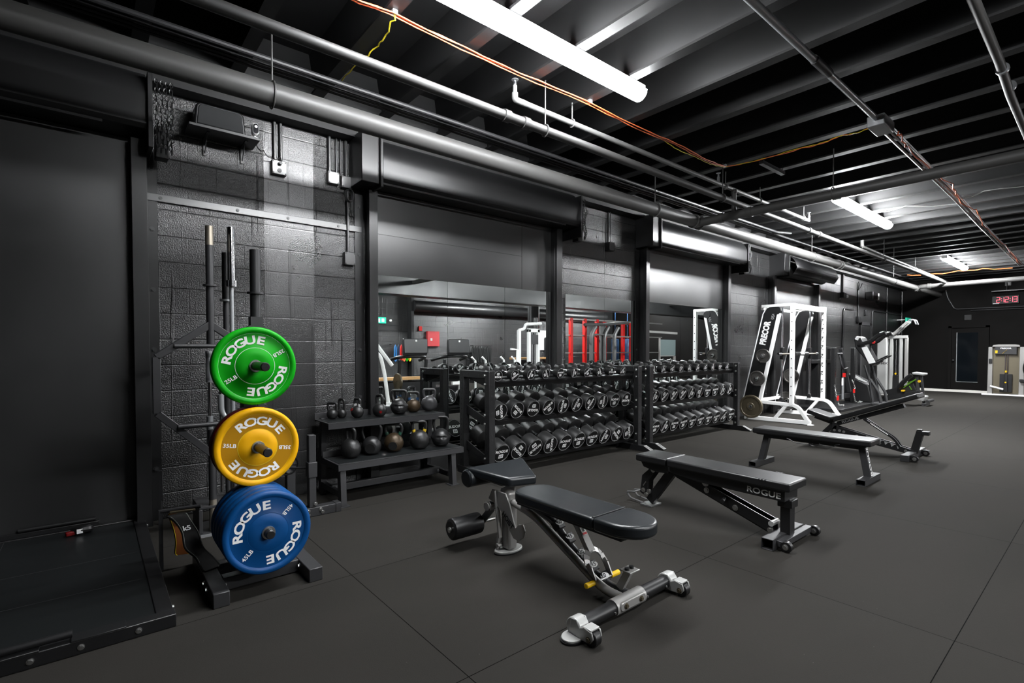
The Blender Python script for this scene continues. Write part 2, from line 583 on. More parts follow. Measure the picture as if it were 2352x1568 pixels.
# ================================================================== room shell
YW = 4.75            # left block wall face
XF = 20.9            # far wall face
ZJ, ZC = 3.56, 3.9   # joist underside, deck
X0, Y0 = -5.5, -7.5
struct('floor', MB().box(X0 - .2, XF + .2, Y0 - .2, YW + .3, -0.12, 0), 'floor')
struct('ceiling', MB().box(X0 - .2, XF + .2, Y0 - .2, YW + .3, ZC, ZC + .12), 'ceil')
struct('wall_left', MB().box(X0 - .2, XF + .2, YW, YW + .25, 0, ZC), 'block')
struct('wall_far', MB().box(XF, XF + .2, Y0, YW, 0, ZC), 'block_far')
struct('wall_right', MB().box(X0 - .2, XF + .2, Y0 - .2, Y0, 0, ZC), 'block')
struct('wall_near', MB().box(X0 - .2, X0, Y0, YW, 0, ZC), 'block_far')
struct('baseboard_far', MB().box(XF - .14, XF - .10, -1.5, 4.2, 0, .075), 'baseboard')
# steel ledger along the head of the left wall
struct('trim_1', MB().box(X0, XF, YW - .16, YW, 3.30, ZC), 'ceil')
# deep painted beam down the middle of the hall (seen in the mirrors)
b = MB().box(X0, XF, -2.75, -2.3, 2.72, ZC)
struct('trim_2', b, 'conc', bevel=.01)
# ceiling joists, each its own piece
JS = 0.634
k = 0
xs = 1.567 - 11 * JS
while xs < XF - .2:
    if xs > X0 + .1:
        j = MB().box(xs - .05, xs + .05, Y0, YW - .01, ZJ, ZJ + .02)
        j.prism([(xs - .02, ZJ + .02), (xs + .02, ZJ + .02), (xs + .07, ZC), (xs - .07, ZC)], 'y', Y0, YW - .01)
        k += 1
        struct('trim_%d' % (k + 2), j, 'joist')
    xs += JS


# ------------------------------------------------------------------ roller doors in the left wall
def hood_poly(z0=2.885, yf=4.42, zt=3.335):
    P = [(YW, z0), (yf + .03, z0), (yf + .005, z0 + .03)]
    for i in range(13):
        a = radians_(-10 + 100 * i / 12)
        P.append((4.66 - (4.66 - yf) * cos(a), 3.09 + (zt - 3.09) * sin(a)))
    P.append((YW, zt))
    return P


def radians_(d): return d * pi / 180


DOORS = [(-4.9, 0.235, -0.62, 0.325), (2.137, 4.56, 2.11, 4.79), (6.54, 8.95, 6.58, 9.28), (10.96, 13.25, 11.15, 13.5)]
for i, (xa, xb, ha, hb) in enumerate(DOORS):
    n = i + 1
    d = struct('door_%d' % n, MB().box(xa, xb, YW - .035, YW - .001, 0, 2.88), 'board')
    if i == 1:   # board joints and a patch
        b = MB().box(xa + 1.93, xa + 1.934, YW - .0365, YW - .034, 2.0, 2.88)
        b.box(xa + .001, xa + 1.93, YW - .0365, YW - .034, 2.462, 2.466)
        b.build('board_joint', 'dark', d)
    # side guides: bolted angle on the wall and a deep channel
    for side, gx in ((-1, xa), (1, xb)):
        if i == 0 and side < 0: continue
        x0, x1 = (gx - .088, gx) if side < 0 else (gx, gx + .095)
        g = MB().box(x0, x1, YW - .15, YW - .10, 0, 2.86)
        if side < 0: g.box(x0 + .02, x1, YW - .10, YW, 0, 2.86)
        else: g.box(x0, x1 - .02, YW - .10, YW, 0, 2.86)
        go = g.build('guide_channel', 'gloss', d, .003)
        f0, f1 = (x0 - .085, x0 - .0) if side < 0 else (x1, x1 + .07)
        fl = MB().box(f0, f1, YW - .012, YW - .001, 0, 2.82)
        fo = fl.build('wall_angle', 'gloss', d)
        bb = MB()
        z = .4
        while z < 2.8:
            bb.bolt(((f0 + f1) / 2, YW - .012, z), (0, -1, 0), .013, .012)
            z += .46
        bb.build('bolt', 'steelg', fo, each=True)
    if i != 3:
        hd = MB().prism(hood_poly(), 'x', ha, hb).build('hood', 'gloss', d, .004)
        MB().box(ha - .03, hb - .25, 4.43, 4.45, 2.862, 2.88).build('hood_lip', 'gloss', d)
    else:        # the fourth hood hangs open and bent: a curved sheet with a loose lower edge
        b = MB()
        vs, fs = [], []
        NS = 14
        for xi, (x, dz) in enumerate(((ha, 0), ((ha + hb) / 2, -.03), (hb, -.02))):
            for k in range(NS):
                a = radians_(95 - 125 * k / (NS - 1))
                vs.append((x, 4.62 - .33 * cos(radians_(0)) * max(0, cos(a)) - (.02 if a < 0 else 0) + (.10 * sin(-a) if a < 0 else 0), 3.02 + .30 * sin(a) + dz * (1 - k / NS)))
        for xi in range(2):
            for k in range(NS - 1):
                fs.append((xi * NS + k, xi * NS + k + 1, (xi + 1) * NS + k + 1, (xi + 1) * NS + k))
        b.add(vs, fs)
        ho = b.build('hood', 'gloss', d)
        so = ho.modifiers.new('solid', 'SOLIDIFY'); so.thickness = .008
        MB().cyl((ha + .05, 4.6, 3.0), (hb - .1, 4.6, 3.0), .13, n=24).build('door_roll', 'dark', d)
    if i > 0:
        b = MB().prism([(ha - .20, YW), (ha - .20, 4.44), (ha - .03, 4.44), (ha - .03, YW)], 'z', 2.86, 3.32)
        b.box(ha - .03, ha + .0, 4.41, YW, 2.83, 3.34)
        b.build('end_bracket', 'gloss', d, .006)
    if i in (0, 1, 2):
        b = MB().box(hb + .0, hb + .03, 4.40, YW, 2.75, 3.27)
        b.box(hb + .05, hb + .13, 4.50, 4.60, 2.72, 2.95)
        b.build('chain_guard', 'steel', d, .004)
        c = MB()
        for q in range(2 if i else 4):
            cx = hb + .05 + .03 * q
            for s in range(18):
                z = 3.22 - s * .028
                cc = Vector((cx + .006 * sin(s * 1.3 + q), 4.40 + .015 * sin(s * .7 + q), z))
                a = s % 2
                pts = [cc + Vector((.010 * cos(t) * (1 - a), .010 * cos(t) * a, .019 * sin(t))) for t in [2 * pi * e / 8 for e in range(8)]]
                c.tube(pts, .0035, 5, closed=True)
        c.build('chain', 'gloss', d)
# an ordinary doorway far along the left wall
d = struct('door_5', MB().box(16.75, 17.5, YW - .03, YW, 0, 2.02), 'dark')
b = MB().box(16.66, 16.75, YW - .05, YW, 0, 2.1).box(17.5, 17.6, YW - .05, YW, 0, 2.1).box(16.66, 17.6, YW - .05, YW, 2.02, 2.1)
b.build('door_frame', 'steelg', d)

# glazed door in the far wall
d = struct('door_6', MB().box(XF - .05, XF, 2.64, 3.43, 0, 2.0), 'block_far')
MB().box(XF - .09, XF, 2.56, 2.64, 0, 2.06).box(XF - .09, XF, 3.43, 3.51, 0, 2.06).box(XF - .09, XF, 2.56, 3.51, 2.0, 2.06).build('door_frame', 'block_far', d)
gl = MB().box(XF - .056, XF - .049, 2.81, 3.30, .33, 1.85).build('glass_pane', 'glass', d)
MB().box(XF - .062, XF - .05, 3.295, 3.312, .32, 1.86).box(XF - .062, XF - .05, 2.80, 3.312, .315, .33).build('pane_bead', 'galv', d)
MB().cyl((XF - .05, 3.375, .99), (XF - .10, 3.375, .99), .012).sphere((XF - .115, 3.375, .99), .028).build('door_knob', 'steelg', d)

# ------------------------------------------------------------------ mirrors
MIR = [(2.155, 2.986, .04), (2.99, 3.787, .04), (3.791, 4.545, .04), (4.86, 5.65, 0), (5.654, 6.40, 0), (6.555, 7.542, .04), (7.546, 8.93, .04)]
WHERE = ['leftmost wall mirror panel, above the kettlebell shelves', 'wall mirror panel behind the left end of the nearer dumbbell rack',
         'third wall mirror panel, beside the dark door post behind the nearer rack', 'wall mirror panel left of the seam in the middle pair on bare block wall',
         'wall mirror panel right of the seam in the middle pair on bare block wall',
         'left panel of the mirror pair behind the farther dumbbell rack', 'rightmost wall mirror panel, reflecting the white lifting machine']
for (a, b_, off), lab in zip(MIR, WHERE):
    y = YW - off
    o = top('wall_mirror', MB().box(a, b_, y - .008, y - .001, .22, 2.06), 'mirror', lab, 'mirror', 'wall mirrors', ((a + b_) / 2, y, .22))

# ------------------------------------------------------------------ strip lights
LY, LZ = 2.67, 3.47
lights = []
for a, c, y, lab in ((1.18, 3.64, LY, 'nearest and largest strip light, glaring beside the orange cables'),
                     (8.32, 10.82, LY, 'middle strip light on the ceiling beyond the cross pipe'),
                     (15.6, 18.05, LY + .06, 'farthest small strip light near the far wall'),
                     (8.6, 11.0, -0.9, 'strip light over the open floor to the right'),
                     (15.6, 18.0, -0.9, 'strip light over the open floor at the far right'),
                     (1.4, 3.8, -0.9, 'unseen strip light behind the viewer, strengthened to fill the near floor'),
                     (4.6, 7.0, -5.2, 'strip light over the treadmills on the opposite side'),
                     (11.4, 13.8, -5.2, 'strip light over the red rig on the opposite side'),
                     (18.0, 20.4, -5.2, 'strip light in the far opposite corner')):
    t = empty('strip_light', ((a + c) / 2, y, ZJ), lab, 'ceiling light', 'ceiling strip lights')
    MB().box(a, c, y - .055, y + .055, LZ + .045, ZJ - .001).build('housing', 'white', t, .004)
    df = MB()
    pr_ = [(y + .075 * cos(pi * k / 8), LZ + .045 - .075 * sin(pi * k / 8)) for k in range(9)]
    df.prism(pr_, 'x', a + .004, c - .004)
    df.build('diffuser', ('lamp_near' if a < 2 else 'lamp_mid') if y > 0 else 'lamp_far' if y < -3 else 'lamp_fill' if a < 2 else 'lamp_side', t, ang=60)
    MB().box(a - .004, a + .008, y - .06, y + .06, LZ + .01, LZ + .06).build('end_cap', 'white', t, .006)
    MB().box(c - .008, c + .004, y - .06, y + .06, LZ + .01, LZ + .06).build('end_cap', 'white', t, .006)
    lights.append(t)


# ------------------------------------------------------------------ pipes and conduit
def hanger(t, x, y, z, r, ax='x', m='pipe', ztop=None):
    b = MB()
    pts = []
    for k in range(14):
        a = 2 * pi * k / 14
        pts.append((x, y + (r + .006) * cos(a), z + (r + .012) * sin(a)) if ax == 'x' else (x + (r + .006) * cos(a), y, z + (r + .012) * sin(a)))
    b.tube(pts, .006, 6, closed=True)
    b.cyl((x, y, z + r + .01), (x, y, ZJ + .01 if ztop is None else ztop), .006, n=8)
    return b.build('hanger', m, t)


PY, PZ, PR = 3.765, 3.073, .078
t = empty('sprinkler_main_pipe', (8, PY, PZ), 'thick grey main pipe along the whole block wall in front of the door hoods', 'pipe', 'overhead pipes')
MB().cyl((-3, PY, PZ), (20.85, PY, PZ), PR, n=28).build('pipe_run', 'pipe', t)
for x in (6.42, 11.9, 18.0):
    MB().cyl((x - .09, PY, PZ), (x - .05, PY, PZ), PR + .016, n=24).cut().cyl((x + .05, PY, PZ), (x + .09, PY, PZ), PR + .016, n=24).build('coupling', 'pipe', t, each=True)
for x in (.98, 5.45, 10.47, 15.8): hanger(t, x, PY, PZ, PR)

t = empty('sprinkler_cross_pipe', (6.42, 0, PZ), 'grey cross pipe meeting the thick main pipe at a tee and running to the right', 'pipe', 'overhead pipes')
MB().cyl((6.42, PY - PR + .01, PZ - .015), (6.42, -2.3, PZ - .015), .055, n=22).build('pipe_run', 'pipe', t)
MB().cyl((6.42, 3.42, PZ - .015), (6.42, 3.37, PZ - .015), .064, n=20).cut().cyl((6.42, 3.05, PZ - .015), (6.42, 3.0, PZ - .015), .064, n=20).build('coupling', 'pipe', t, each=True)
MB().cyl((6.42, 3.24, PZ + .02), (6.42, 3.24, 3.385), .030, n=14).cyl((6.42, 3.24, 3.34), (6.42, 3.24, 3.385), .038, n=14).build('riser', 'pipe', t)
hanger(t, 6.42, 2.1, PZ, .055, 'y')
hanger(t, 6.42, .3, PZ, .055, 'y')
t = empty('sprinkler_cross_pipe', (18.0, 0, PZ), 'far cross pipe leaving the main pipe close to the far wall', 'pipe', 'overhead pipes')
MB().cyl((18.0, PY - PR, PZ + .02), (18.0, -2.3, PZ + .06), .06, n=20).build('pipe_run', 'pipe', t)
MB().cyl((18.0, 3.5, PZ + .02), (18.0, 3.42, PZ + .02), .075, n=18).build('coupling', 'pipe', t, each=True)

t = empty('sprinkler_branch_pipe', (8, 3.12, 3.155), 'medium grey pipe running parallel to the main pipe just below the joists', 'pipe', 'overhead pipes')
MB().cyl((-3, 3.12, 3.155), (17.93, 3.12, 3.155), .037, n=18).build('pipe_run', 'pipe_dimmed', t)
MB().cyl((2.50, 3.12, 3.155), (2.56, 3.12, 3.155), .047, n=16).cut().cyl((2.70, 3.12, 3.155), (2.76, 3.12, 3.155), .047, n=16).cut().cyl((8.5, 3.12, 3.155), (8.56, 3.12, 3.155), .05, n=16).cut().cyl((8.9, 3.12, 3.155), (8.96, 3.12, 3.155), .05, n=16).build('coupling', 'pipe_dimmed', t, each=True)
for x in (2.95, 5.9, 12.4): hanger(t, x, 3.12, 3.155, .037, m='pipe_dimmed')


def head(b, x, y, z, r):
    b.cyl((x, y, z), (x, y, z + .07), r * .8, n=12).cyl((x, y, z + .07), (x, y, z + .10), r * .5, n=10)
    b.cyl((x, y, z + .115), (x, y, z + .119), r * 1.3, n=14)
    for s in (-1, 1): b.cyl((x + s * r * .55, y, z + .09), (x + s * r * .2, y, z + .117), .003, n=6)


t = empty('sprinkler_drop_pipe', (5.7, 3.24, 3.385), 'pale thin sprinkler pipe with upright heads, ending at an elbow beside the near light', 'pipe', 'overhead pipes')
b = MB().tube([(2.72, 3.24, 3.44), (2.72, 3.24, 3.385), (2.84, 3.24, 3.385)], .026, 14, fil=.05)
b.cyl((2.8, 3.24, 3.385), (8.87, 3.24, 3.385), .024, n=14)
b.build('pipe_run', 'pipew', t)
b = MB()
head(b, 2.72, 3.24, 3.43, .022); b.cut(); head(b, 6.02, 3.24, 3.395, .022); b.cut(); head(b, 8.87, 3.24, 3.395, .022)
b.build('sprinkler_head', 'galv', t, each=True)
for x in (3.40, 6.2, 7.15, 8.66): hanger(t, x, 3.24, 3.385, .024, m='pipew')
t = empty('sprinkler_drop_pipe', (15, 3.22, 3.3), 'pale thin sprinkler pipe near the far end, crossing the far cross pipe', 'pipe', 'overhead pipes')
MB().tube([(11.4, 3.22, 3.42), (11.4, 3.22, 3.3), (11.5, 3.22, 3.3)], .03, 10, fil=.06).cyl((11.45, 3.22, 3.3), (19.6, 3.30, 3.3), .026, n=12).build('pipe_run', 'pipew', t)
for x in (13.6, 15.4): hanger(t, x, 3.24, 3.3, .026, m='pipew')
t = empty('steam_conduit', (4, 4.0, 3.45), 'dark thin conduit running between the main pipe and the wall ledge', 'conduit', 'overhead pipes')
b = MB().tube([(-3, 4.04, 3.45), (6.6, 4.03, 3.45), (9.6, 4.03, 3.45), (9.9, 3.9, 3.45), (9.6, 4.12, 3.45), (18, 4.12, 3.45)], .020, 10, fil=.05)
b.build('conduit_run', 'steelg', t)
b = MB()
for q in range(3): b.cyl((-3, 4.16 + .05 * q, 3.47), (20, 4.16 + .05 * q, 3.47), .010, n=8)
top('wall_cable_run', b, 'steel', 'bundle of three thin dark conduits beside the wall ledge above the door hoods', 'conduit', None, (4, 4.2, 3.47))

# bright conduit with its box, running along the ceiling at the right
t = empty('ceiling_conduit', (5.7, 1.5, 3.46), 'bright metal ceiling conduit passing through a small grey junction box', 'conduit')
b = MB().cyl((-2, 1.49, 3.47), (5.63, 1.50, 3.47), .026, n=14)
b.build('conduit_run', 'galv', t)
b = MB()
for q, (y, z) in enumerate(((1.46, 3.47), (1.50, 3.48), (1.54, 3.47))):
    b.tube([(5.9, y, z), (9.4, y + .03, z), (12.1, y + .09, z), (18.2, y + .17, z)], .013, 8)
b.build('conduit_bundle', 'galv', t)
MB().cyl((4.15, 1.495, 3.47), (4.45, 1.495, 3.47), .032, n=14).build('coupling', 'steelg', t, each=True)
MB().box(5.63, 5.95, 1.43, 1.57, 3.40, 3.50).build('junction_box', 'galv', t, .008)
t = empty('ceiling_conduit', (6, .63, 3.46), 'grey conduit with two clamps at the upper right corner of the picture', 'conduit')
MB().tube([(-2, .61, 3.46), (5.2, .62, 3.46), (5.9, .63, 3.43), (12, .66, 3.43), (19, .7, 3.43)], .030, 12).build('conduit_run', 'pipe', t)
for x in (5.35, 5.75): MB().cyl((x, .62, 3.455), (x + .03, .62, 3.455), .042, n=14).build('clamp', 'galv', t)


def wig(pts, amp, n=10):
    out = []
    for i in range(len(pts) - 1):
        p, q = Vector(pts[i]), Vector(pts[i + 1])
        for k in range(n):
            u = k / n
            out.append(p.lerp(q, u) + Vector((random.uniform(-amp, amp), random.uniform(-amp, amp), random.uniform(-amp, amp) - .02 * sin(pi * u))))
    return out + [Vector(pts[-1])]


wpts = [(-1.5, 3.16, 3.54), (.5, 3.13, 3.53), (1.55, 3.11, 3.53), (3.4, 3.09, 3.53), (5.0, 3.10, 3.53), (5.93, 3.11, 3.53)]
t = empty('orange_data_cable', (3, 3.1, 3.53), 'bundle of orange cables strung under the joists beside the nearest strip light', 'cable')
for q in range(3):
    MB().tube(wig([Vector(p) + Vector((0, .015 * q - .015, .008 * (q % 2))) for p in wpts], .006), .0048, 6).build('cable', 'orange', t)
MB().tube(wig([(4.6, 3.12, 3.53), (5.3, 3.14, 3.51), (5.93, 3.11, 3.53)], .004), .004, 6).build('yellow_cable', 'ycable', t)
for x, y in ((1.57, 3.11), (3.47, 3.09), (5.93, 3.11)): MB().obox((x, y, 3.545), (.035, .035, .03)).build('cable_clip', 'galv', t)
t = empty('orange_data_cable', (5.95, 2.3, 3.53), 'orange and yellow cable pair crossing the ceiling to the grey box on the bright conduit', 'cable')
for q in range(2):
    MB().tube(wig([(5.93, 3.11, 3.535), (6.02, 2.28, 3.53 + .006 * q), (5.98, 1.9, 3.53), (5.86, 1.56, 3.49)], .005), .0045, 6).build('cable', ('orange', 'ycable')[q], t)
b = MB().tube(wig([(6.0, 1.42, 3.42), (6.1, 1.42, 3.42), (6.6, 1.46, 3.42), (7.6, 1.45, 3.41), (8.4, 1.41, 3.42), (9.5, 1.50, 3.41), (10.2, 1.42, 3.41), (11.5, 1.52, 3.41), (14, 1.52, 3.40), (17.5, 1.62, 3.41)], .012, 6), .006, 6)
top('orange_data_cable', b, 'orange', 'loose orange cable wound along the bright conduit towards the far wall', 'cable', None, (9, 1.5, 3.45))
b = MB().tube(wig([(1.57, 3.10, 3.53), (1.60, 3.3, 3.52), (1.63, 3.5, 3.53), (1.60, 3.7, 3.53), (1.62, 4.15, 3.54)], .012, 5), .005, 6)
top('yellow_cable', b, 'ycable', 'short yellow cable branching off the orange bundle towards the left wall', 'cable', None, (1.6, 3.6, 3.53))
b = MB().tube(wig([(18.3, 4.02, 3.5), (18.35, 3.5, 3.46), (18.3, 2.9, 3.48), (18.3, 2.4, 3.48), (18.4, 1.85, 3.44)], .01, 5), .012, 6)
top('yellow_cable', b, 'orange', 'yellow and orange cable passing under the farthest strip light', 'cable', None, (17.5, 3, 3.5))
b = MB().tube(wig([(9.62, 2.61, 3.5), (9.5, 2.13, 3.49), (9.86, 1.56, 3.47)], .005, 6), .006, 6)
top('pale_cable', b, 'wcable', 'pale cable from the middle strip light to the bright conduit', 'cable', None, (9.6, 2.1, 3.49))
b = MB().tube(wig([(9.6, 1.52, 3.47), (9.45, 1.25, 3.5), (9.6, .3, 3.5)], .005, 6), .006, 6)
top('pale_cable', b, 'wcable', 'pale cable leaving the bright conduit towards the right edge', 'cable', None, (9.5, 1, 3.49))
b = MB().bar((6.02, 2.72, 3.50), (6.62, 2.72, 3.50), .05, .04)
for x in (6.04, 6.6): b.cyl((x, 2.72, 3.50), (x, 2.72, 3.60), .006, n=6)
top('strut_channel', b, 'steelg', 'short dark strut channel hanging under the joists beyond the orange cable corner', 'bracket', None, (6.3, 2.72, 3.5))

# ------------------------------------------------------------------ things on the left wall
b = MB().box(.335, 2.03, YW - .02, YW - .001, 2.455, 2.51)
t = top('wall_rail', b, 'boxp', 'flat black metal rail across the block wall above the upright bars', 'rail', None, (1.2, YW, 2.48), .002)
b = MB()
for x in (.42, .95, 1.35, 1.8): b.bolt((x, YW - .02, 2.482), (0, -1, 0), .009, .006)
b.v = [v - Vector((1.2, YW, 2.48)) for v in b.v]
b.build('bolt', 'steelg', t, each=True)


def wallbox(name, x, z, wd, ht, lab, conduits, dp=.055, m='boxp'):
    t = empty(name, (x, YW, z), lab, 'electrical box')
    MB().box(x - wd / 2, x + wd / 2, YW - dp, YW - .001, z - ht / 2, z + ht / 2).build('box', m, t, .004)
    b = MB()
    for sx in (-1, 1):
        for sz in (-1, 1): b.cut().cyl((x + sx * (wd / 2 - .012), YW - dp, z + sz * (ht / 2 - .012)), (x + sx * (wd / 2 - .012), YW - dp - .004, z + sz * (ht / 2 - .012)), .006, n=8)
    b.build('screw', 'steel', t, each=True)
    for dx, z0, z1, r in conduits:
        MB().cyl((x + dx, YW - .022, z0), (x + dx, YW - .022, z1), r, n=10).build('conduit', m, t)
    return t


t = wallbox('outlet_box', 1.275, 2.90, .12, .12, 'square outlet box on the block wall below the security camera', [(-.03, 2.96, 3.3, .014), (.02, 2.96, 3.3, .014)])
MB().cyl((1.275, YW - .055, 2.93), (1.275, YW - .062, 2.93), .018, n=14).cyl((1.275, YW - .055, 2.875), (1.275, YW - .060, 2.875), .018, n=14).cyl((1.275, YW - .06, 2.93), (1.275, YW - .09, 2.93), .012, n=10).build('socket', 'steel', t)
b = MB().tube(wig([(1.06, YW - .2, 2.99), (1.14, YW - .09, 3.0), (1.22, YW - .05, 2.97), (1.28, YW - .07, 2.99), (1.29, YW - .09, 2.93)], .002, 5), .004, 6)
top('power_cord', b, 'steel', 'thin black cord from the camera shelf to the outlet box', 'cord', None, (1.2, YW - .05, 3))
wallbox('junction_box', 1.75, 2.915, .105, .11, 'left one of two junction boxes side by side near the door bracket', [(-.03, 2.97, 3.3, .016), (.035, 2.97, 3.3, .006)])
wallbox('junction_box', 1.875, 2.90, .105, .11, 'right one of two junction boxes side by side near the door bracket', [(.0, 2.955, 3.3, .016), (-.05, 2.96, 3.3, .006)])
t = wallbox('switch_box', 1.90, 2.185, .105, .12, 'switch box low on the block wall below the two junction boxes', [(-.01, 2.24, 2.84, .012)])
b = MB()
for q in range(3):
    b.tube([(1.885 + .035 * cos(a) + .006 * q, YW - .05 - .01 * q, 2.78 + .055 * sin(a)) for a in [2 * pi * k / 14 for k in range(14)]], .005, 6, closed=True)
b.build('coiled_cable', 'steel', t)
# speaker shelf, speaker and camera
t = empty('wall_shelf', (.83, 4.6, 3.03), 'black wall shelf on two brackets carrying the speaker', 'shelf')
MB().box(.585, 1.075, 4.50, YW - .001, 3.015, 3.035).build('board', 'steelg', t, .002)
for x in (.72, .99):
    MB().bar((x, YW - .012, 3.015), (x, YW - .012, 2.88), .02, .008, (0, 1, 0)).bar((x, 4.56, 3.011), (x, YW - .01, 3.011), .02, .006).bar((x, 4.62, 3.01), (x, YW - .015, 2.90), .006, .006).build('bracket', 'steelg', t)
t = empty('speaker', (.79, 4.62, 3.035), 'black trapezoid loudspeaker lying on the wall shelf', 'speaker')
MB().prism([(.62, 3.037), (.98, 3.037), (.965, 3.19), (.94, 3.215), (.66, 3.215), (.635, 3.19)], 'y', 4.535, 4.74).build('cabinet', 'steel', t, .012)
MB().prism([(.64, 3.05), (.962, 3.05), (.95, 3.18), (.93, 3.20), (.67, 3.20), (.652, 3.18)], 'y', 4.528, 4.54).build('grille', mat('speaker_grille', (.007, .008, .009), .8), t, .006)
t = empty('security_camera', (1.045, 4.53, 3.035), 'small white security camera on the right end of the wall shelf', 'camera')
MB().cyl((1.045, 4.54, 3.036), (1.045, 4.54, 3.044), .026, n=18).cyl((1.045, 4.54, 3.04), (1.045, 4.54, 3.065), .007, n=10).build('stand', 'white', t)
cb = MB()
pr_ = []
for k in range(20):
    a = 2 * pi * k / 20
    pr_.append((1.045 + .024 * cos(a), 3.105 + .022 * (1 if sin(a) > 0 else -1) + .024 * sin(a)))
cb.prism(pr_, 'y', 4.50, 4.56).build('body', 'white', t, .006)
fc = MB().prism([(1.045 + (x - 1.045) * .82, 3.105 + (z - 3.105) * .86) for x, z in pr_], 'y', 4.496, 4.502).build('front_face', 'lens', t)
MB().cyl((1.045, 4.497, 3.12), (1.045, 4.493, 3.12), .011, n=16).build('lens', 'print', fc)
# conduits further along the wall
t = wallbox('pull_switch', 5.72, 2.79, .12, .12, 'black control box on the block wall between the first two door hoods', [(.0, 2.85, 3.3, .008), (.04, 2.85, 3.3, .008)], .09, 'steel')
t = empty('wall_conduit', (15.25, YW, 2.7), 'dark square wall conduit dropping to a black plug box beyond the bent hood', 'conduit')
MB().box(15.2, 15.28, YW - .05, YW - .001, 2.80, 3.3).build('conduit_run', 'steel', t)
MB().box(15.14, 15.34, YW - .09, YW - .001, 2.68, 2.82).build('plug_box', 'steel', t, .01)
MB().cyl((15.40, YW - .1, 2.73), (15.40, YW - .04, 2.73), .04, n=14).build('sensor', 'white', t)
t = empty('wall_conduit', (16.5, YW, 2.7), 'wall conduit topped by two loose cable loops, ending in a small box', 'conduit')
b = MB().cyl((16.5, YW - .02, 2.2), (16.5, YW - .02, 2.98), .018, n=10)
b.tube([(16.5, YW - .03, 2.98), (16.4, YW - .05, 3.06), (16.36, YW - .05, 3.14), (16.42, YW - .05, 3.2), (16.47, YW - .05, 3.12), (16.5, YW - .03, 3.0)], .014, 8)
b.tube([(16.5, YW - .03, 2.98), (16.6, YW - .05, 3.06), (16.72, YW - .05, 3.18)], .018, 8)
b.build('conduit_run', 'steel', t)
MB().box(16.40, 16.60, YW - .07, YW - .001, 2.08, 2.24).build('box', 'steel', t, .005)
b = MB().tube([(15.34, YW - .02, 0.02), (15.34, YW - .02, 2.42), (16.1, YW - .02, 2.42)], .022, 10, fil=.12)
top('wall_conduit', b, 'steel', 'tall bent wall conduit rising from the floor beside the half rack', 'conduit', None, (15.34, YW, 1.2))
b = MB().tube([(17.75, YW - .02, .02), (17.75, YW - .02, 2.48), (20.8, YW - .02, 2.48)], .022, 10, fil=.12)
top('wall_conduit', b, 'steel', 'second bent wall conduit running level to the far corner', 'conduit', None, (17.75, YW, 1.2))
t = wallbox('junction_box', 17.15, 2.39, .16, .16, 'small square box over the doorway in the left wall', [], .05, 'steel')
t = empty('speaker', (17.4, YW, 2.87), 'small dark loudspeaker with a pale end on the far left wall', 'speaker')
MB().box(17.15, 17.6, YW - .20, YW - .001, 2.76, 2.98).build('cabinet', 'steel', t, .02)
MB().box(17.6, 17.75, YW - .20, YW - .02, 2.77, 2.97).build('grille', 'printg', t, .02)
b = MB().cyl((19.2, YW - .02, .02), (19.2, YW - .02, 3.25), .022, n=10).cyl((20.85, YW - .03, .02), (20.85, YW - .03, 3.25), .03, n=10)
top('wall_conduit', b, 'steel', 'pair of vertical conduits in the far left corner', 'conduit', None, (20, YW, 1.5))
t = empty('exit_sign', (20.45, YW, 2.27), 'green and white exit sign seen edge-on near the far left corner', 'sign')
MB().box(20.25, 20.75, YW - .30, YW - .26, 2.16, 2.36).build('sign_face', 'sign', t, .005)
MB().bar((20.5, YW - .27, 2.3), (20.5, YW, 2.3), .03).build('bracket', 'white', t)

# ------------------------------------------------------------------ far wall
t = empty('digital_clock', (XF - .04, 2.23, 2.8), 'red digital clock reading 2:12:13 on the far wall', 'clock')
MB().box(XF - .06, XF - .001, 1.94, 2.52, 2.68, 2.92).build('case', 'dark', t, .006)
b = MB()
SEG = {'1': 'bc', '2': 'abged', '3': 'abgcd'}
x = 2.44


def seg7(ch, y0, b, wd=.070, ht=.15, zc=2.805, t_=.013):
    S = {'a': ((0, 1), (1, 1)), 'b': ((1, 1), (1, .5)), 'c': ((1, .5), (1, 0)), 'd': ((0, 0), (1, 0)), 'e': ((0, 0), (0, .5)), 'f': ((0, .5), (0, 1)), 'g': ((0, .5), (1, .5))}
    for q in SEG[ch]:
        (u0, v0), (u1, v1) = S[q]
        b.bar((XF - .062, y0 - u0 * wd, zc + (v0 - .5) * ht), (XF - .062, y0 - u1 * wd, zc + (v1 - .5) * ht), .004, t_, (0, 0, 1)) if u0 != u1 else \
            b.bar((XF - .062, y0 - u0 * wd, zc + (v0 - .5) * ht), (XF - .062, y0 - u1 * wd, zc + (v1 - .5) * ht), .004, t_, (0, 1, 0))


for ch, y in (('2', 2.418), ('1', 2.330), ('2', 2.234), ('1', 2.146), ('3', 2.052)): seg7(ch, y, b)
for y in (2.312, 2.128):
    for z in (2.775, 2.835): b.box(XF - .064, XF - .06, y - .008, y + .008, z - .008, z + .008)
b.build('digits', 'led', t)
MB().box(XF - .062, XF - .06, 2.36, 2.50, 2.69, 2.705).build('maker_strip', 'print', t)
b = MB().bar((XF - .12, 2.52, 3.06), (XF - .12, .6, 3.06), .16, .03).cyl((XF - .1, 2.2, 3.06), (XF - .1, 2.2, 3.3), .008)
top('wall_shelf', b, 'steelg', 'thin dark bar shelf mounted above the digital clock', 'shelf', None, (XF, 2.2, 3.06))
t = empty('outlet_box', (XF, 2.18, 3.27), 'small pale outlet box above the bar over the clock', 'electrical box')
MB().box(XF - .05, XF - .001, 2.11, 2.25, 3.21, 3.33).build('box', 'pipe', t, .006)
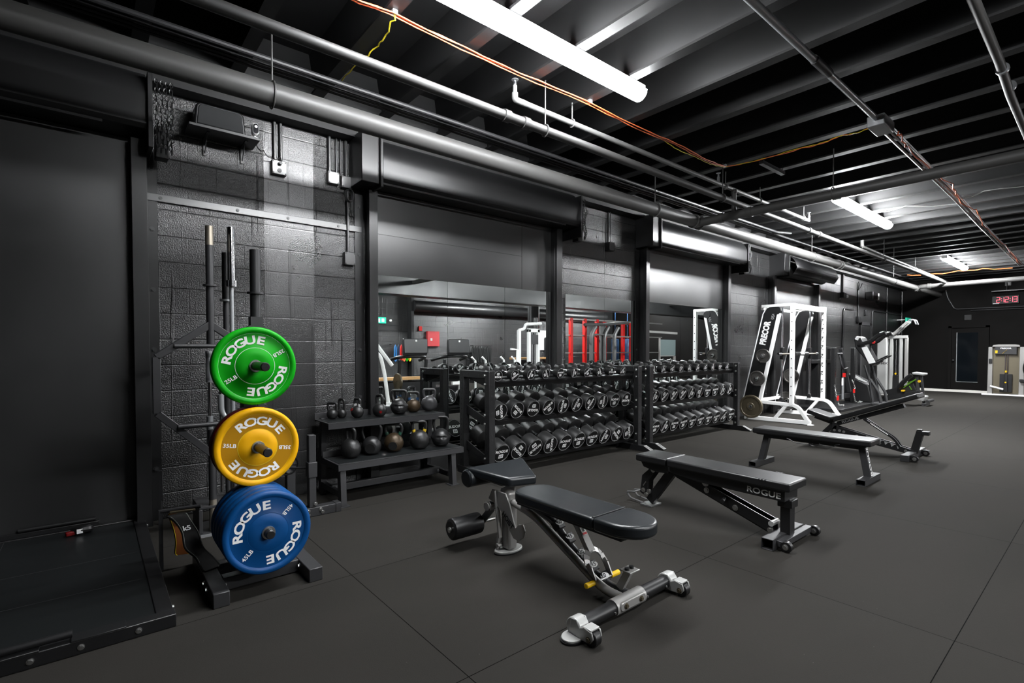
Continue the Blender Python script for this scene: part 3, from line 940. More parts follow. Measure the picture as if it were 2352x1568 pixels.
MB().box(XF - .053, XF - .05, 2.15, 2.21, 3.23, 3.31).build('socket', 'steel', t)
b = MB().tube([(XF - .03, 3.6, 3.2), (XF - .03, 3.56, 2.98), (XF - .03, 3.38, 2.59), (XF - .03, -2, 2.56)], .022, 10, fil=.08)
b.cyl((XF - .03, 3.0, 2.53), (XF - .03, -2, 2.50), .018, n=8)
top('wall_conduit', b, 'steelg', 'level pair of conduits on the far wall below the digital clock', 'conduit', None, (XF, 2.5, 2.58))
top('wall_plate', MB().box(XF - .02, XF - .001, 2.98, 3.14, 2.24, 2.40), 'dark', 'small dark square vent over the glazed far door', 'vent', None, (XF, 3.06, 2.32))


# ------------------------------------------------------------------ lifting platform at the left
t = empty('lifting_platform', (-1.0, 3.8, 0), 'low black lifting platform in a bolted steel frame by the left door', 'platform')
MB().box(-2.2, .215, 2.93, 4.66, .0, .050).build('deck', 'plat', t)
b = MB()
for y in (3.45, 3.93): b.box(-2.2, .215, y - .0015, y + .0015, .0495, .0512)
b.box(-.47, -.466, 2.93, 4.66, .0495, .0512)
b.build('deck_seam', 'steelg', t)
fr = MB().box(-2.3, .29, 2.862, 2.93, 0, .060).box(-2.3, .30, 4.66, 4.71, 0, .060).box(.215, .285, 2.93, 4.66, 0, .058).build('steel_frame', 'steel', t, .003)
MB().box(-.09, .10, 2.855, 2.93, .060, .068).cut().box(-2.2, -.19, 2.855, 2.93, .060, .070).cut().box(-.75, .02, 4.68, 4.71, .06, .09).build('cover_plate', 'steel', fr, .002, each=True)
b = MB()
for x in (-.218, -.057, .145, -.9, -1.6): b.bolt((x, 2.862, .030), (0, -1, 0), .009, .010)
b.bolt((.285, 3.02, .03), (1, 0, 0), .009, .012).bolt((.285, 4.55, .03), (1, 0, 0), .009, .012)
b.build('bolt', 'zinc', t, each=True)
b = MB().cyl((-1.4, 2.885, .09), (-.085, 2.885, .09), .016, n=12).cut().cyl((-.40, 4.695, .105), (.0, 4.695, .105), .014, n=12)
b.build('band_rail', 'steel', t, each=True)
t = empty('wrist_strap', (-.08, 4.56, .05), 'small black bar collar with a red tip left on the platform', 'collar')
MB().tube([(-.12, 4.58, .075), (-.08, 4.54, .085), (-.03, 4.56, .08), (-.04, 4.61, .07)], .024, 8, fil=.03).build('strap', 'steel', t)
MB().obox((-.135, 4.55, .068), (.05, .03, .028), (0, 0, .3)).build('lever', 'red', t, .006)
MB().obox((-.085, 4.525, .080), (.032, .006, .030), (0, 0, .2)).build('tag', 'print', t)

# ------------------------------------------------------------------ plate tree
TX = .72
t = empty('plate_tree', (TX, 3.36, 0), 'black upright storage tree holding the green, yellow and blue plates', 'plate tree')
MB().box(TX - .038, TX + .038, 3.32, 3.40, .06, 1.44).build('post', 'steelg', t, .004)
b = MB().box(.453, .529, 2.92, 3.62, 0, .076)
f1 = b.build('foot', 'steelg', t, .004)
f2 = MB().box(.925, 1.001, 2.91, 3.62, 0, .076).build('foot', 'steelg', t, .004)
for f, x, s in ((f1, .453, -1), (f2, 1.001, 1), (f1, .529, 1), (f2, .925, -1)):
    bb = MB()
    for y in (3.08, 3.17): bb.bolt((x, y, .045), (s, 0, 0), .011, .012)
    bb.build('bolt', 'zinc', f, each=True)
MB().box(.529, .925, 3.10, 3.17, .005, .075).cut().box(.529, .925, 3.32, 3.40, .005, .075).build('crossbeam', 'steelg', t, .004, each=True)
b = MB().cyl((.775, 3.40, 1.50), (.775, 3.40, 1.93), .030, n=20).cyl((.775, 3.40, 1.66), (.775, 3.40, 1.672), .046, n=20)
b.prism([(.775 - .085, 1.43), (.775 + .085, 1.43), (.775 + .034, 1.47), (.775 + .034, 1.52), (.775 - .034, 1.52), (.775 - .034, 1.47)], 'y', 3.37, 3.43)
b.build('bar_sleeve_holder', 'steelg', t)
for z, y1 in ((1.227, 2.955), (.765, 2.925), (.330, 2.885)):
    MB().cyl((TX, 3.33, z), (TX, y1 + .006, z), .0245, n=22).cyl((TX, y1 + .006, z), (TX, y1, z), .0245, .020, n=22).build('peg', 'gloss', t)


# ------------------------------------------------------------------ bumper plates
def arc_text(b, s, c, y, rad, a0, size, step, sx=1.35, bold=.018):
    n = len(s)
    for i, ch in enumerate(s):
        a = R(a0 - (i - (n - 1) / 2) * step)
        p = (c[0] + rad * cos(a), y, c[1] + rad * sin(a))
        b.text(ch, size, p, (sin(a), 0, -cos(a)), (cos(a), 0, sin(a)), sx, bold)


def rad_text(b, s, c, y, rad, a0, size, sx=1.1, bold=.02):
    a = R(a0)
    b.text(s, size, (c[0] + rad * cos(a), y, c[1] + rad * sin(a)), (-cos(a), 0, -sin(a)), (sin(a), 0, -cos(a)), sx, bold)


def bumper(z, y, th, m, lab, words=None, mrec=None, rad=.225):
    t = empty('bumper_plate', (TX, y + th / 2, z), lab, 'weight plate', 'coloured bumper plates on the tree')
    r = rad
    prof = [(.027, .006), (.055, .002), (.10, .007), (.104, .010), (.188, .010), (.193, .004), (.205, 0), (r - .008, .002), (r - .001, .010), (r, th * .5), (r - .001, th - .010), (r - .010, th), (.19, th), (.10, th - .004), (.027, th - .002)]
    MB().lathe([(p[0], p[1]) for p in prof], (TX, y, z), (0, 1, 0), 72, close=True).build('disc', m, t, ang=50)
    MB().lathe([(.0255, -.004), (.034, -.004), (.036, .008), (.0255, .008)], (TX, y, z), (0, 1, 0), 28, close=True).build('hub_ring', 'zinc', t)
    if words:
        lb, aa, ra = words
        b = MB()
        yy = y + .0088
        arc_text(b, 'ROGUE', (TX, z), yy, .147, aa[0], .064, 22.0, bold=.032)
        b.cut(); arc_text(b, 'ROGUE', (TX, z), yy, .147, aa[1], .064, 22.0, bold=.032)
        for q in ra: b.cut(); rad_text(b, lb, (TX, z), yy, .146, q, .030)
        b.build('lettering', 'print', t, each=True)
        b = MB()
        for q in (.1035, .188):
            b.cut().lathe([(q, 0), (q + .0022, 0)], (TX, yy + .0004, z), (0, 1, 0), 64, caps=False)
        b.build('moulded_ring', m if m == 'blue' else 'print' if not mrec else 'ycable', t, each=True)
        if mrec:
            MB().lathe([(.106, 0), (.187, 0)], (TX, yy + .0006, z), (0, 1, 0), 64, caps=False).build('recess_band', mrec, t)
    return t


bumper(1.227, 3.17, .055, 'green', 'green bumper plate alone on the top peg of the tree', ('25LB', (122, -55), (30, 211)))
bumper(.765, 3.13, .062, 'yellow', 'yellow bumper plate on the middle peg in front of the red one', ('35LB', (82, 260), (-7, 171)), 'yellowd')
bumper(.765, 3.196, .086, 'red', 'dark red bumper plate on the middle peg behind the yellow one')
for q in range(5):
    bumper(.330, 2.93 + q * .0665, .065, 'blue',
           ('front blue bumper plate on the bottom peg with full white lettering', 'second blue bumper plate on the bottom peg, right behind the front one',
            'middle blue bumper plate of the five on the bottom peg', 'fourth blue bumper plate from the front on the bottom peg',
            'rearmost blue bumper plate on the bottom peg of the tree')[q], ('45LB', (137, -42), (46, 225)) if q == 0 else None)

# ------------------------------------------------------------------ upright bars and their holder
t = empty('bar_holder', (.70, 4.25, 0), 'low black block on the floor that holds the upright bars', 'bar holder')
b = MB().box(.54, .92, 4.10, 4.42, 0, .02).box(.56, .90, 4.12, 4.40, .19, .21)
for x in (.57, .73, .89): b.box(x - .012, x + .012, 4.12, 4.40, .02, .19)
b.build('block', 'steelg', t, .004)
MB().box(.54, .92, 4.092, 4.10, 0, .018).build('edge_strip', 'galv', t)


def hexbar(t, cx, y):
    b = MB()
    b.cyl((cx, y, 1.33), (cx, y, 2.06), .0255, n=22).cyl((cx, y, 1.93 - .16), (cx, y, 1.93 - .148), .044, n=22)
    b.cut().cyl((cx, y, .25), (cx, y, .75), .0255, n=22)
    b.build('sleeve', 'steelg', t, each=True)
    MB().cyl((cx, y, 2.06), (cx, y, 2.195), .0257, n=22).build('bare_sleeve_end', 'worn', t)
    f = MB()
    P = [(cx, 1.50), (cx - .32, 1.27), (cx - .32, .89), (cx, .575), (cx + .32, .89), (cx + .32, 1.27)]
    n = len(P)
    for i in range(n):
        (x0, z0), (x1, z1) = P[i], P[(i + 1) % n]
        f.bar((x0, y, z0), (x1, y, z1), .046, .040, (0, 1, 0))
    f.build('hex_frame', 'steelg', t, .003)
    for z in (1.355, .80):
        dx = .22 if z > 1 else .205
        MB().cyl((cx - dx - .0, y - .02, z - .01), (cx + dx, y - .02, z - .01), .0165, n=14).build('handle', 'steelg', t)
    MB().cyl((cx, y, .03), (cx, y, .25), .024, n=18).build('lower_sleeve_end', 'worn', t)


t = empty('hex_trap_bar', (.655, 4.145, 0), 'black hexagonal trap bar standing on end at the block wall, scuffed bare tip', 'barbell')
hexbar(t, .650, 4.145)
t = empty('barbell', (.655, 4.28, 0), 'thin chrome barbell standing behind the hexagonal trap bar', 'barbell')
MB().cyl((.665, 4.30, .03), (.665, 4.30, 1.28), .0142, n=14).build('shaft', 'chrome', t)
b = MB()
for z0, z1 in ((1.08, 1.31), (.62, .83)): b.cut().cyl((.662, 4.30, z0), (.662, 4.30, z1), .022, n=16)
b.build('sleeve', 'galv', t, each=True)
t = empty('barbell', (.81, 4.22, 0), 'bright chrome barbell standing on end with a flanged collar', 'barbell')
MB().cyl((.80, 4.215, 1.83), (.80, 4.215, 2.222), .0255, n=24).cut().cyl((.80, 4.215, .03), (.80, 4.215, .46), .0255, n=24).build('sleeve', 'chrome', t, each=True)
MB().cyl((.80, 4.215, 1.785), (.80, 4.215, 1.83), .040, n=24).build('collar', 'chrome', t)
MB().cyl((.80, 4.215, .40), (.80, 4.215, 1.79), .0145, n=16).build('shaft', 'galv', t)
t = empty('barbell', (.79, 4.34, 0), 'dark narrow barbell standing just left of the bright chrome bar', 'barbell')
MB().cyl((.785, 4.34, 1.70), (.785, 4.34, 2.05), .0255, n=20).build('sleeve', 'steel', t)
MB().cyl((.785, 4.34, 1.685), (.785, 4.34, 1.70), .042, n=20).build('collar', 'galv', t)
MB().cyl((.785, 4.34, .03), (.785, 4.34, 1.69), .020, n=16).build('shaft', 'steelg', t)
t = empty('barbell', (.74, 4.24, 0), 'short bent pale bar end seen between the green and yellow plates', 'barbell')
MB().tube([(.705, 4.12, .30), (.705, 4.12, 1.0), (.705, 4.12, 1.18)], .012, 12).build('shaft', 'chrome', t)
MB().tube([(.705, 4.12, 1.0), (.705, 4.12, .86), (.78, 4.12, .78)], .020, 14, fil=.06).build('sleeve', 'galv', t)
# leaning stick and dip belt
b = MB().bar((.385, 4.60, .18), (.375, 4.55, .42), .022, .012).bar((.385, 4.60, .02), (.385, 4.60, .19), .014, .014)
top('landmine_handle', b, 'steelg', 'thin dark metal handle leaning at the wall behind the belts', 'handle', None, (.38, 4.6, 0))


def belt(name, pts, wv, th, m, lab, stitch):
    """strap along pts, its width along wv at every point"""
    t = empty(name, pts[0], lab, 'belt')
    def ribbon(sc, off, r=None):
        P = [Vector(p) for p in pts]
        Q = []
        for i in range(len(P) - 1):
            p0, p1, p2, p3 = P[max(i - 1, 0)], P[i], P[i + 1], P[min(i + 2, len(P) - 1)]
            for k in range(6):
                u = k / 6
                Q.append(.5 * ((2 * p1) + (p2 - p0) * u + (2 * p0 - 5 * p1 + 4 * p2 - p3) * u * u + (3 * p1 - p0 - 3 * p2 + p3) * u ** 3))
        Q.append(P[-1])
        return Q
    Q = ribbon(1, 0)
    vs, fs = [], []
    L = len(Q)
    W = Vector(wv).normalized()
    hw = Vector(wv).length / 2
    edge = [[], []]
    for i, p in enumerate(Q):
        d = (Q[min(i + 1, L - 1)] - Q[max(i - 1, 0)]).normalized()
        n = d.cross(W).normalized()
        h = hw * (.8 if i in (0, L - 1) else 1) * (1 + .10 * sin(i * .5))
        for a, c in ((-1, -1), (1, -1), (1, 1), (-1, 1)): vs.append(p + W * a * h + n * c * th / 2)
        s = 1 if n.y < 0 else -1
        edge[0].append(p - W * h * .86 + n * (s * (th / 2 + .0008)))
        edge[1].append(p + W * h * .86 + n * (s * (th / 2 + .0008)))
    for i in range(L - 1):
        for k in range(4):
            k2 = (k + 1) % 4
            fs.append((i * 4 + k, i * 4 + k2, i * 4 + 4 + k2, i * 4 + 4 + k))
    fs += [(0, 1, 2, 3), ((L - 1) * 4 + 3, (L - 1) * 4 + 2, (L - 1) * 4 + 1, (L - 1) * 4)]
    MB().add(vs, fs).build('strap', m, t, .002)
    MB().tube(edge[0], .0018, 5).tube(edge[1], .0018, 5).build('stitching', stitch, t)
    return t, Q


t, Q = belt('lifting_belt', [(.375, 3.66, .33), (.385, 3.62, .27), (.40, 3.60, .16), (.40, 3.60, .085)], (.075, 0, -.01), .010, 'leather', 'brown leather lifting belt hanging behind the black belt', 'ycable')
t, Q = belt('lifting_belt', [(.365, 3.60, .335), (.385, 3.52, .33), (.42, 3.44, .26), (.435, 3.40, .18), (.475, 3.34, .13), (.50, 3.24, .086)], (.085, .03, .0), .010, 'leatherb', 'black leather lifting belt draped over the left foot of the plate tree', 'stitch')
b = MB()
b.text('k5', .04, (.405, 3.445, .283), (.95, .25, -.05), (-.1, .62, .75), 1.1, .03, .006)
b.build('emblem', 'print', t)
b = MB().bar((.34, 3.62, .345), (.47, 3.60, .345), .02, .012).bar((.405, 3.64, .345), (.405, 3.60, .30), .015, .01)
b.build('buckle', 'brass', t, .003)
# peg that carries the belts
b = MB().cyl((.30, 3.66, .35), (.50, 3.60, .36), .012, n=10).bar((.30, 3.66, 0), (.30, 3.66, .36), .02, .02)
top('belt_hook', b, 'steelg', 'low dark hook stand behind the hanging belts beside the platform', 'stand', None, (.3, 3.66, 0))

# ------------------------------------------------------------------ short bolted post right of the plates
t = empty('storage_post', (1.33, 4.10, 0), 'short charcoal upright on a bolted foot right of the plates', 'rack post')
MB().box(1.30, 1.355, 4.07, 4.13, .07, .645).box(1.293, 1.362, 4.062, 4.138, .31, .43).build('upright', 'steelg', t, .004)
MB().box(1.25, 1.53, 4.06, 4.14, .0, .07).build('foot', 'steelg', t, .004)
MB().box(1.505, 1.55, 4.055, 4.145, 0, .075).build('end_cap', 'steelg', t, .003)
MB().bar((1.29, 4.10, .035), (1.29, 4.60, .035), .07, .07).box(1.255, 1.325, 4.50, 4.57, .07, .42).build('rear_leg', 'steelg', t, .004)
b = MB()
for x, z in ((1.29, .02), (1.29, .05), (1.345, .10), (1.385, .05), (1.40, .025)): b.bolt((x, 4.06, z), (0, -1, 0), .010, .010)
b.build('bolt', 'zinc', t, each=True)
b = MB()
for k in range(9):
    a = R(30 + 40 * k)
    b.bar((1.19, 4.25, .40), (1.19 + .075 * cos(a), 4.25, .40 + .075 * sin(a)), .014, .006, (0, 1, 0))
b.tube([(1.19 + .08 * cos(2 * pi * k / 20), 4.25, .40 + .08 * sin(2 * pi * k / 20)) for k in range(20)], .007, 6, closed=True)
b.cyl((1.19, 4.20, .38), (1.30, 4.12, .38), .008, n=8)
b.build('spoked_knob', 'steel', t)
MB().bolt((1.19, 4.235, .355), (0, -1, 0), .014, .012).build('knob_bolt', 'zinc', t)

# ------------------------------------------------------------------ kettlebell shelves
t = empty('kettlebell_rack', (2.17, 4.35, 0), 'charcoal two-shelf steel rack under the kettlebells', 'rack')


def tray(z, y0, y1, x0, x1):
    b = MB().box(x0, x1, y0, y1, z - .006, z).box(x0, x1, y0, y0 + .005, z - .055, z).box(x0, x1, y1 - .005, y1, z - .02, z + .055)
    o = b.build('shelf', 'steelg', t, .002)
    MB().box(x0 + .02, x1 - .02, y0 + .03, y1 - .02, z, z + .003).build('shelf_liner', 'plat', o)


tray(.36, 4.14, 4.52, 1.56, 2.815)
tray(.69, 4.31, 4.66, 1.54, 2.71)
for x in (1.605, 2.705):
    b = MB().bar((x, 4.17, .0), (x, 4.19, .31), .05, .07, (0, 1, 0))
    l = b.build('leg', 'steelg', t, .003)
    MB().box(x - .05, x + .05, 4.12, 4.22, 0, .006).build('foot_plate', 'steelg', l)
    MB().bar((x, 4.66, 0), (x, 4.62, .70), .05, .06, (0, 1, 0)).build('leg', 'steelg', t, .003)
    MB().box(x - .02, x + .02, 4.19, 4.64, .07, .12).cut().box(x - .02, x + .02, 4.19, 4.64, .29, .34).build('side_rail', 'steelg', t, .002, each=True)
MB().box(1.60, 2.71, 4.40, 4.45, .07, .13).build('stretcher', 'steelg', t, .003)
b = MB()
for x in (1.63, 2.68): b.bolt((x, 4.40, .10), (0, -1, 0), .010, .010)
b.build('bolt', 'galv', t, each=True)


def kettle(x, y, z, dia, ht, hw, yaw, lab, m='iron', face=None, ring=None, mark=None, flat=False):
    t = empty('kettlebell', (x, y, z), lab, 'kettlebell', 'kettlebells on the shelves')
    ORG[t.name] = Vector((0, 0, 0))
    r = dia / 2
    zc = r * .90
    def fn(d):
        k = 1.0
        if d.z < -.80: k = .80 / -d.z
        if d.z > .5: k *= 1 + .10 * (d.z - .5)
        if flat and d.y < -.86: k *= .86 / -d.y
        if face:
            # brow, eye hollows, muzzle and mouth line, all facing -y
            fx, fz = d.x, d.z
            if d.y < 0:
                f = -d.y
                k += .10 * f * math.exp(-((fz - .38) / .10) ** 2) * (1 if abs(fx) < .62 else .3)
                for s in (-1, 1): k -= .16 * math.exp(-((fx - s * .30) / .13) ** 2 - ((fz - .18) / .10) ** 2)
                k += .16 * math.exp(-(fx / .16) ** 2 - ((fz + .02) / .12) ** 2)
                for s in (-1, 1): k -= .07 * math.exp(-((fx - s * .09) / .05) ** 2 - ((fz + .06) / .05) ** 2)
                k += .16 * math.exp(-(fx / .45) ** 2 - ((fz + .38) / .26) ** 2)
                k -= .12 * math.exp(-(fx / .42) ** 2 - ((fz + .42 - .25 * fx * fx) / .045) ** 2)
            for s in (-1, 1): k += .12 * math.exp(-((fx - s * .95) / .12) ** 2 - ((fz - .15) / .16) ** 2)
        return k
    b = MB().sphere((0, 0, zc), r, (1, .92 if not face else 1.0, 1), 40 if face else 28, 30 if face else 20, fn)
    b.build('body', m, t, ang=60)
    zb = zc + r * .78
    hh = ht - zb
    rr = .0145 if dia > .13 else .012
    h2 = hw / 2 - rr
    b = MB().tube([(-h2 * .62, 0, zb - .03), (-h2 * .95, 0, zb + hh * .45), (-h2 * .85, 0, ht - rr), (h2 * .85, 0, ht - rr), (h2 * .95, 0, zb + hh * .45), (h2 * .62, 0, zb - .03)], rr, 12, fil=hh * .42)
    ho = b.build('handle', 'iron' if m != 'steelg' else m, t, ang=70)
    if ring:
        b = MB()
        for s in (-1, 1):
            p = Vector((s * h2 * .70, 0, zb + .006)); q = Vector((s * h2 * .80, 0, zb + .030))
            b.cyl(p, q, rr + .003, n=14)
        b.build('colour_band', ring, t)
    if mark:
        mm, ax, az, mr = mark
        dx, dz = r * ax, zc + r * az
        dy = -math.sqrt(max(0.0, 1 - ax * ax - az * az)) * r * .92
        MB().lathe([(0.0, 0), (mr, 0), (mr, .004), (0.0, .004)], (dx, dy - .004, dz), (ax * .9, -.8, az), 18).build('badge', mm, t)
    t.rotation_euler = (0, 0, R(yaw))
    return t


LO, UP = .363, .693
kettle(1.748, 4.341, LO, .180, .272, .125, -62, 'scuffed black kettlebell at the left end of the lower shelf, handle turned edge-on')
kettle(1.956, 4.37, LO, .172, .282, .215, -35, 'wide-handled black kettlebell with a flat face, second on the lower shelf', 'gloss', flat=True, mark=('iron', 0, -.1, .045))
kettle(2.17, 4.36, LO, .182, .272, .195, -35, 'worn bronze kettlebell with green handle bands on the lower shelf', 'ironw', ring='ringg', mark=('iron', 0.05, -.15, .04))
kettle(2.419, 4.32, LO, .190, .278, .170, -20, 'black kettlebell with yellow bands at the foot of its handle', 'iron', ring='ringy')
kettle(2.655, 4.31, LO, .182, .303, .180, -28, 'large ape-faced kettlebell at the right end of the lower shelf', 'gloss', face=True)
kettle(1.660, 4.545, UP, .098, .158, .106, -38, 'smallest kettlebell at the left end of the upper shelf')
kettle(1.755, 4.565, UP, .090, .185, .085, -60, 'narrow little kettlebell second on the upper shelf, behind the smallest')
kettle(1.871, 4.486, UP, .118, .187, .090, -65, 'small kettlebell with pink and white paint marks on the upper shelf', mark=('red', -.35, .45, .016), ring='printg')
kettle(2.068, 4.44, UP, .135, .213, .105, -70, 'plain black kettlebell at the middle of the upper shelf with a red dot', mark=('red', .80, -.15, .012))
kettle(2.284, 4.47, UP, .160, .247, .178, -30, 'smaller ape-faced kettlebell on the upper shelf', 'gloss', face=True)
kettle(2.475, 4.535, UP, .140, .214, .140, -30, 'bronze and blue worn kettlebell beside the ape face on the upper shelf', 'ironw', ring='purple')
kettle(2.645, 4.515, UP, .165, .236, .155, -28, 'matte grey-black kettlebell at the right end of the upper shelf', 'steelg', flat=True)


# ------------------------------------------------------------------ dumbbell racks
def rack(xa, xb, lab):
    t = empty('dumbbell_rack', ((xa + xb) / 2, 4.3, 0), lab, 'dumbbell rack', 'three-tier dumbbell racks')
    for x in (xa, xb):
        for y in (4.05, 4.50):
            p = MB().box(x - .038, x + .038, y - .038, y + .038, .076, 1.105).build('post', 'steel', t, .004)
            b = MB()
            z = .14
            while z < 1.08:
                b.cyl((x, y - .0385, z), (x, y - .034, z), .010, n=10).cyl((x - .0385, y, z), (x - .034, y, z), .010, n=10)
                z += .055
            b.build('hole', 'dark', p)
        tb = MB().box(x - .038, x + .038, 4.088, 4.462, 1.03, 1.105).build('top_rail', 'steel', t, .004)
        b = MB()
        for q in range(6): b.cyl((x - .0385, 4.13 + q * .058, 1.067), (x - .034, 4.13 + q * .058, 1.067), .010, n=10)
        b.build('hole', 'dark', tb)
        ft = MB().prism([(4.58, 0), (4.58, .076), (3.93, .076), (3.80, .018), (3.80, 0)], 'x', x - .038, x + .038).build('foot', 'steel', t, .003)
        b = MB().prism([(3.928, .077), (3.802, .0205), (3.802, .019), (3.928, .0755)], 'x', x - .030, x + .030)
        tr = b.build('tread_plate', 'cast', ft)
        b = MB()
        for q in range(6):
            u = .15 + q * .14
            y = 3.93 - .13 * u
            z = .0785 - .058 * u
            b.obox((x, y, z), (.044, .009, .002), (R(24), 0, 0))
        b.build('slot', 'dark', tr)
        for z0, z1 in ((.93, .98), (.52, .60), (.13, .22)):
            MB().prism([(4.07, z0), (4.07, z0 + .09), (4.48, z1 + .14), (4.48, z1 + .05)], 'x', x - .012 if x == xb else x - .0, x + .0 if x == xb else x + .012).build('side_brace', 'steel', t, .002)
        b = MB()
        for z in (.12, .22, .57, .66, .97, 1.06):
            b.bolt((x + (.038 if x == xa else -.038), 4.05, z), ((1 if x == xa else -1), 0, 0), .011, .012)
            if x == xa: b.bolt((x - .038, 4.085, z), (-1, 0, 0), .011, .012)
        b.build('bolt', 'zinc', t, each=True)
    for z, tl, L, rad in TIERS:
        n = Vector((0, -sin(tl), cos(tl)))
        d = Vector((0, cos(tl), sin(tl)))
        F = Vector((0, DY, z)) - n * (rad + .004)
        b = MB()
        for u, wd in ((.22, .07), (.72, .07)):
            c = F + d * (L * u) - n * .012
            b.bar((xa + .04, c.y, c.z), (xb - .04, c.y, c.z), wd, .02, n)
        fp = F + d * (L * .10) - n * .03
        b.bar((xa + .03, fp.y + .02, fp.z - .012), (xb - .03, fp.y + .02, fp.z - .012), .012, .045, n)
        b.build('tier_rail', 'steel', t, .002)
    return t


DY = 4.05
TIERS = [(.255, R(20), .46, .106), (.682, R(15), .36, .094), (1.051, R(11), .29, .058)]
RX = [(3.07, 5.505), (5.76, 8.18)]
rack(*RX[0], 'nearer black three-tier rack full of dumbbells, beside the kettlebell shelves')
rack(*RX[1], 'farther black three-tier rack full of dumbbells, beside the white lifting machine')


def make_dumbbell(rad, L, hl):
    """axis along y, front face at y = 0"""
    t = bpy.data.objects.new('dumbbell', None)
    t.empty_display_size = .1
    COL.objects.link(t)
    ORG[t.name] = Vector((0, 0, 0))
    for k in (0, 1):
        o = Vector((0, 0, 0)) if k == 0 else Vector((0, L, 0))
        ax = (0, 1, 0) if k == 0 else (0, -1, 0)
        pr = [(.0, .003), (rad * .80, .003), (rad * .82, .0055), (rad * .88, .0055), (rad * .905, .0), (rad * .97, .001), (rad, .006), (rad, hl - .006), (rad - .008, hl), (.022, hl + .004), (0, hl + .004)]
        h = MB().lathe(pr, o, ax, 36).build('head', 'ureth', t, ang=40)
        rg = MB().lathe([(rad * .905, -.0004), (rad * .935, -.0004)], o, ax, 36, caps=False).build('edge_ring', 'printg', h)
        b = MB()
        xd = (1, 0, 0) if k == 0 else (-1, 0, 0)
        y = .0022 if k == 0 else L - .0022
        b.text('ROGUE', rad * .40, (0, y, rad * .16), xd, (0, 0, 1), 1.12, .03)
        s = 1 if k == 0 else -1
        w_, h_ = rad * .27, rad * .20
        zc = -rad * .34
        for (x0, x1, z0, z1) in ((-w_, w_, h_ - .08 * rad, h_), (-w_, w_, -h_, -h_ + .08 * rad), (-w_, -w_ + .08 * rad, -h_, h_), (w_ - .08 * rad, w_, -h_, h_), (-.10 * rad, -.03 * rad, -.10 * rad, .10 * rad), (.03 * rad, .10 * rad, -.10 * rad, .10 * rad)):
            b.add([(x0, y, zc + z0), (x1, y, zc + z0), (x1, y, zc + z1), (x0, y, zc + z1)], [(0, 1, 2, 3)])
        b.build('face_print', 'print', h)
    MB().lathe([(.018, hl), (.014, hl + .012), (.0165, L / 2), (.014, L - hl - .012), (.018, L - hl)], (0, 0, 0), (0, 1, 0), 18).build('handle', 'chrome', t)
    return t


ROLL = [[[0, 140, 215, -80, 0, 0, 0, 70, 140, -62], [-75, -40, 175, 38, 88, 66, 240, -88, 0, 178], [178, 212, 65, -62, 0, 85, 35, -58, 176, 48]],
        [[0, 70, 0, 5, 5, 8, 0, 8, 45, 0], [72, 222, 228, 225, 68, 260, 0, 3, 80, 83], [-70, 70, 28, 225, -60, 68, 48, -75, 0, 48]]]
TN = ['bottom', 'middle', 'top']
protos = [make_dumbbell(.106, .46, .155), make_dumbbell(.094, .36, .110), make_dumbbell(.058, .29, .078)]
XS = [[3.222, 3.205, 3.178], [5.908, 5.896, 5.868]]
SP = [[.2325, .229, .2245], [.2335, .229, .222]]
for ri in range(2):
    for ti in range(3):
        z, tl, L, rad = TIERS[ti]
        for k in range(10):
            first = ri == 0 and k == 0
            o = protos[ti] if first else copy_tree(protos[ti])
            x = XS[ri][ti] + SP[ri][ti] * k
            o.location = (x, DY, z)
            o.rotation_euler = (Matrix.Rotation(tl, 4, 'X') @ Matrix.Rotation(R(-ROLL[ri][ti][k]), 4, 'Y')).to_euler()
            tag(o, '%s black dumbbell from the left on the %s tier of the %s rack' % (ORD[k], TN[ti], 'nearer' if ri == 0 else 'farther'), 'dumbbell',
                'dumbbells on the %s tier of the %s rack' % (TN[ti], 'nearer' if ri == 0 else 'farther'))


# ------------------------------------------------------------------ benches
def pad(pts, th, axis=None):
    pass


def slab(b, p, q, width, th):
    """upholstered board from p to q (centre line of its top face), width along x"""
    p, q = Vector(p), Vector(q)
    d = (q - p).normalized()
    n = Vector((1, 0, 0)).cross(d)
    if n.z < 0: n = -n
    p, q = p - n * (th / 2), q - n * (th / 2)
    b.bar(p, q, width, th, n)
    return n


# grey multi-position bench, nearest
HX = 2.09
t = empty('adjustable_bench', (HX, 2.0, 0), 'nearest bench: grey frame, slate pads with rounded head, yellow pins', 'bench', 'weight benches')
b = MB()
poly = [(HX - .145, 1.71)] + [(HX - .145 + .0, 2.20)] + [(HX + .145 * cos(R(180 - 180 * k / 10)) * (1 if 0 else 1), 2.29 + .10 * sin(R(180 * k / 10))) for k in range(11)] + [(HX + .145, 1.71)]
b.prism(poly, 'z', .398, .462)
po = b.build('back_pad', 'vinyls', t, .016, 4)
b = MB()
poly = [(HX + .145, 1.705)] + [(HX + .145, 1.62)] + [(HX + .145 * cos(R(-180 * k / 14)), 1.60 + .155 * sin(R(-180 * k / 14))) for k in range(15)] + [(HX - .145, 1.62), (HX - .145, 1.705)]
b.prism(poly, 'z', .398, .466)
b.build('head_pad', 'vinyls', t, .018, 4)
b = MB()
poly = [(HX - .145, 2.20), (HX + .145, 2.20)]
MB().box(HX - .11, HX + .11, 1.55, 2.34, .376, .398).build('pad_board', 'steel', t, .004)
MB().tube([(HX - .13, 1.714, .463), (HX + .13, 1.714, .463)], .004, 6).build('piping', 'vinyls', po)
b = MB()
poly = [(2.25, 2.455), (2.15, 2.475), (2.045, 2.49), (1.905, 2.77), (2.40, 2.77)]
vs = []
for zt_ in (0, 1):
    for x, y in poly:
        z0 = .430 + (y - 2.47) * .16
        vs.append((x, y, z0 + (.062 if zt_ else 0)))
n5 = 5
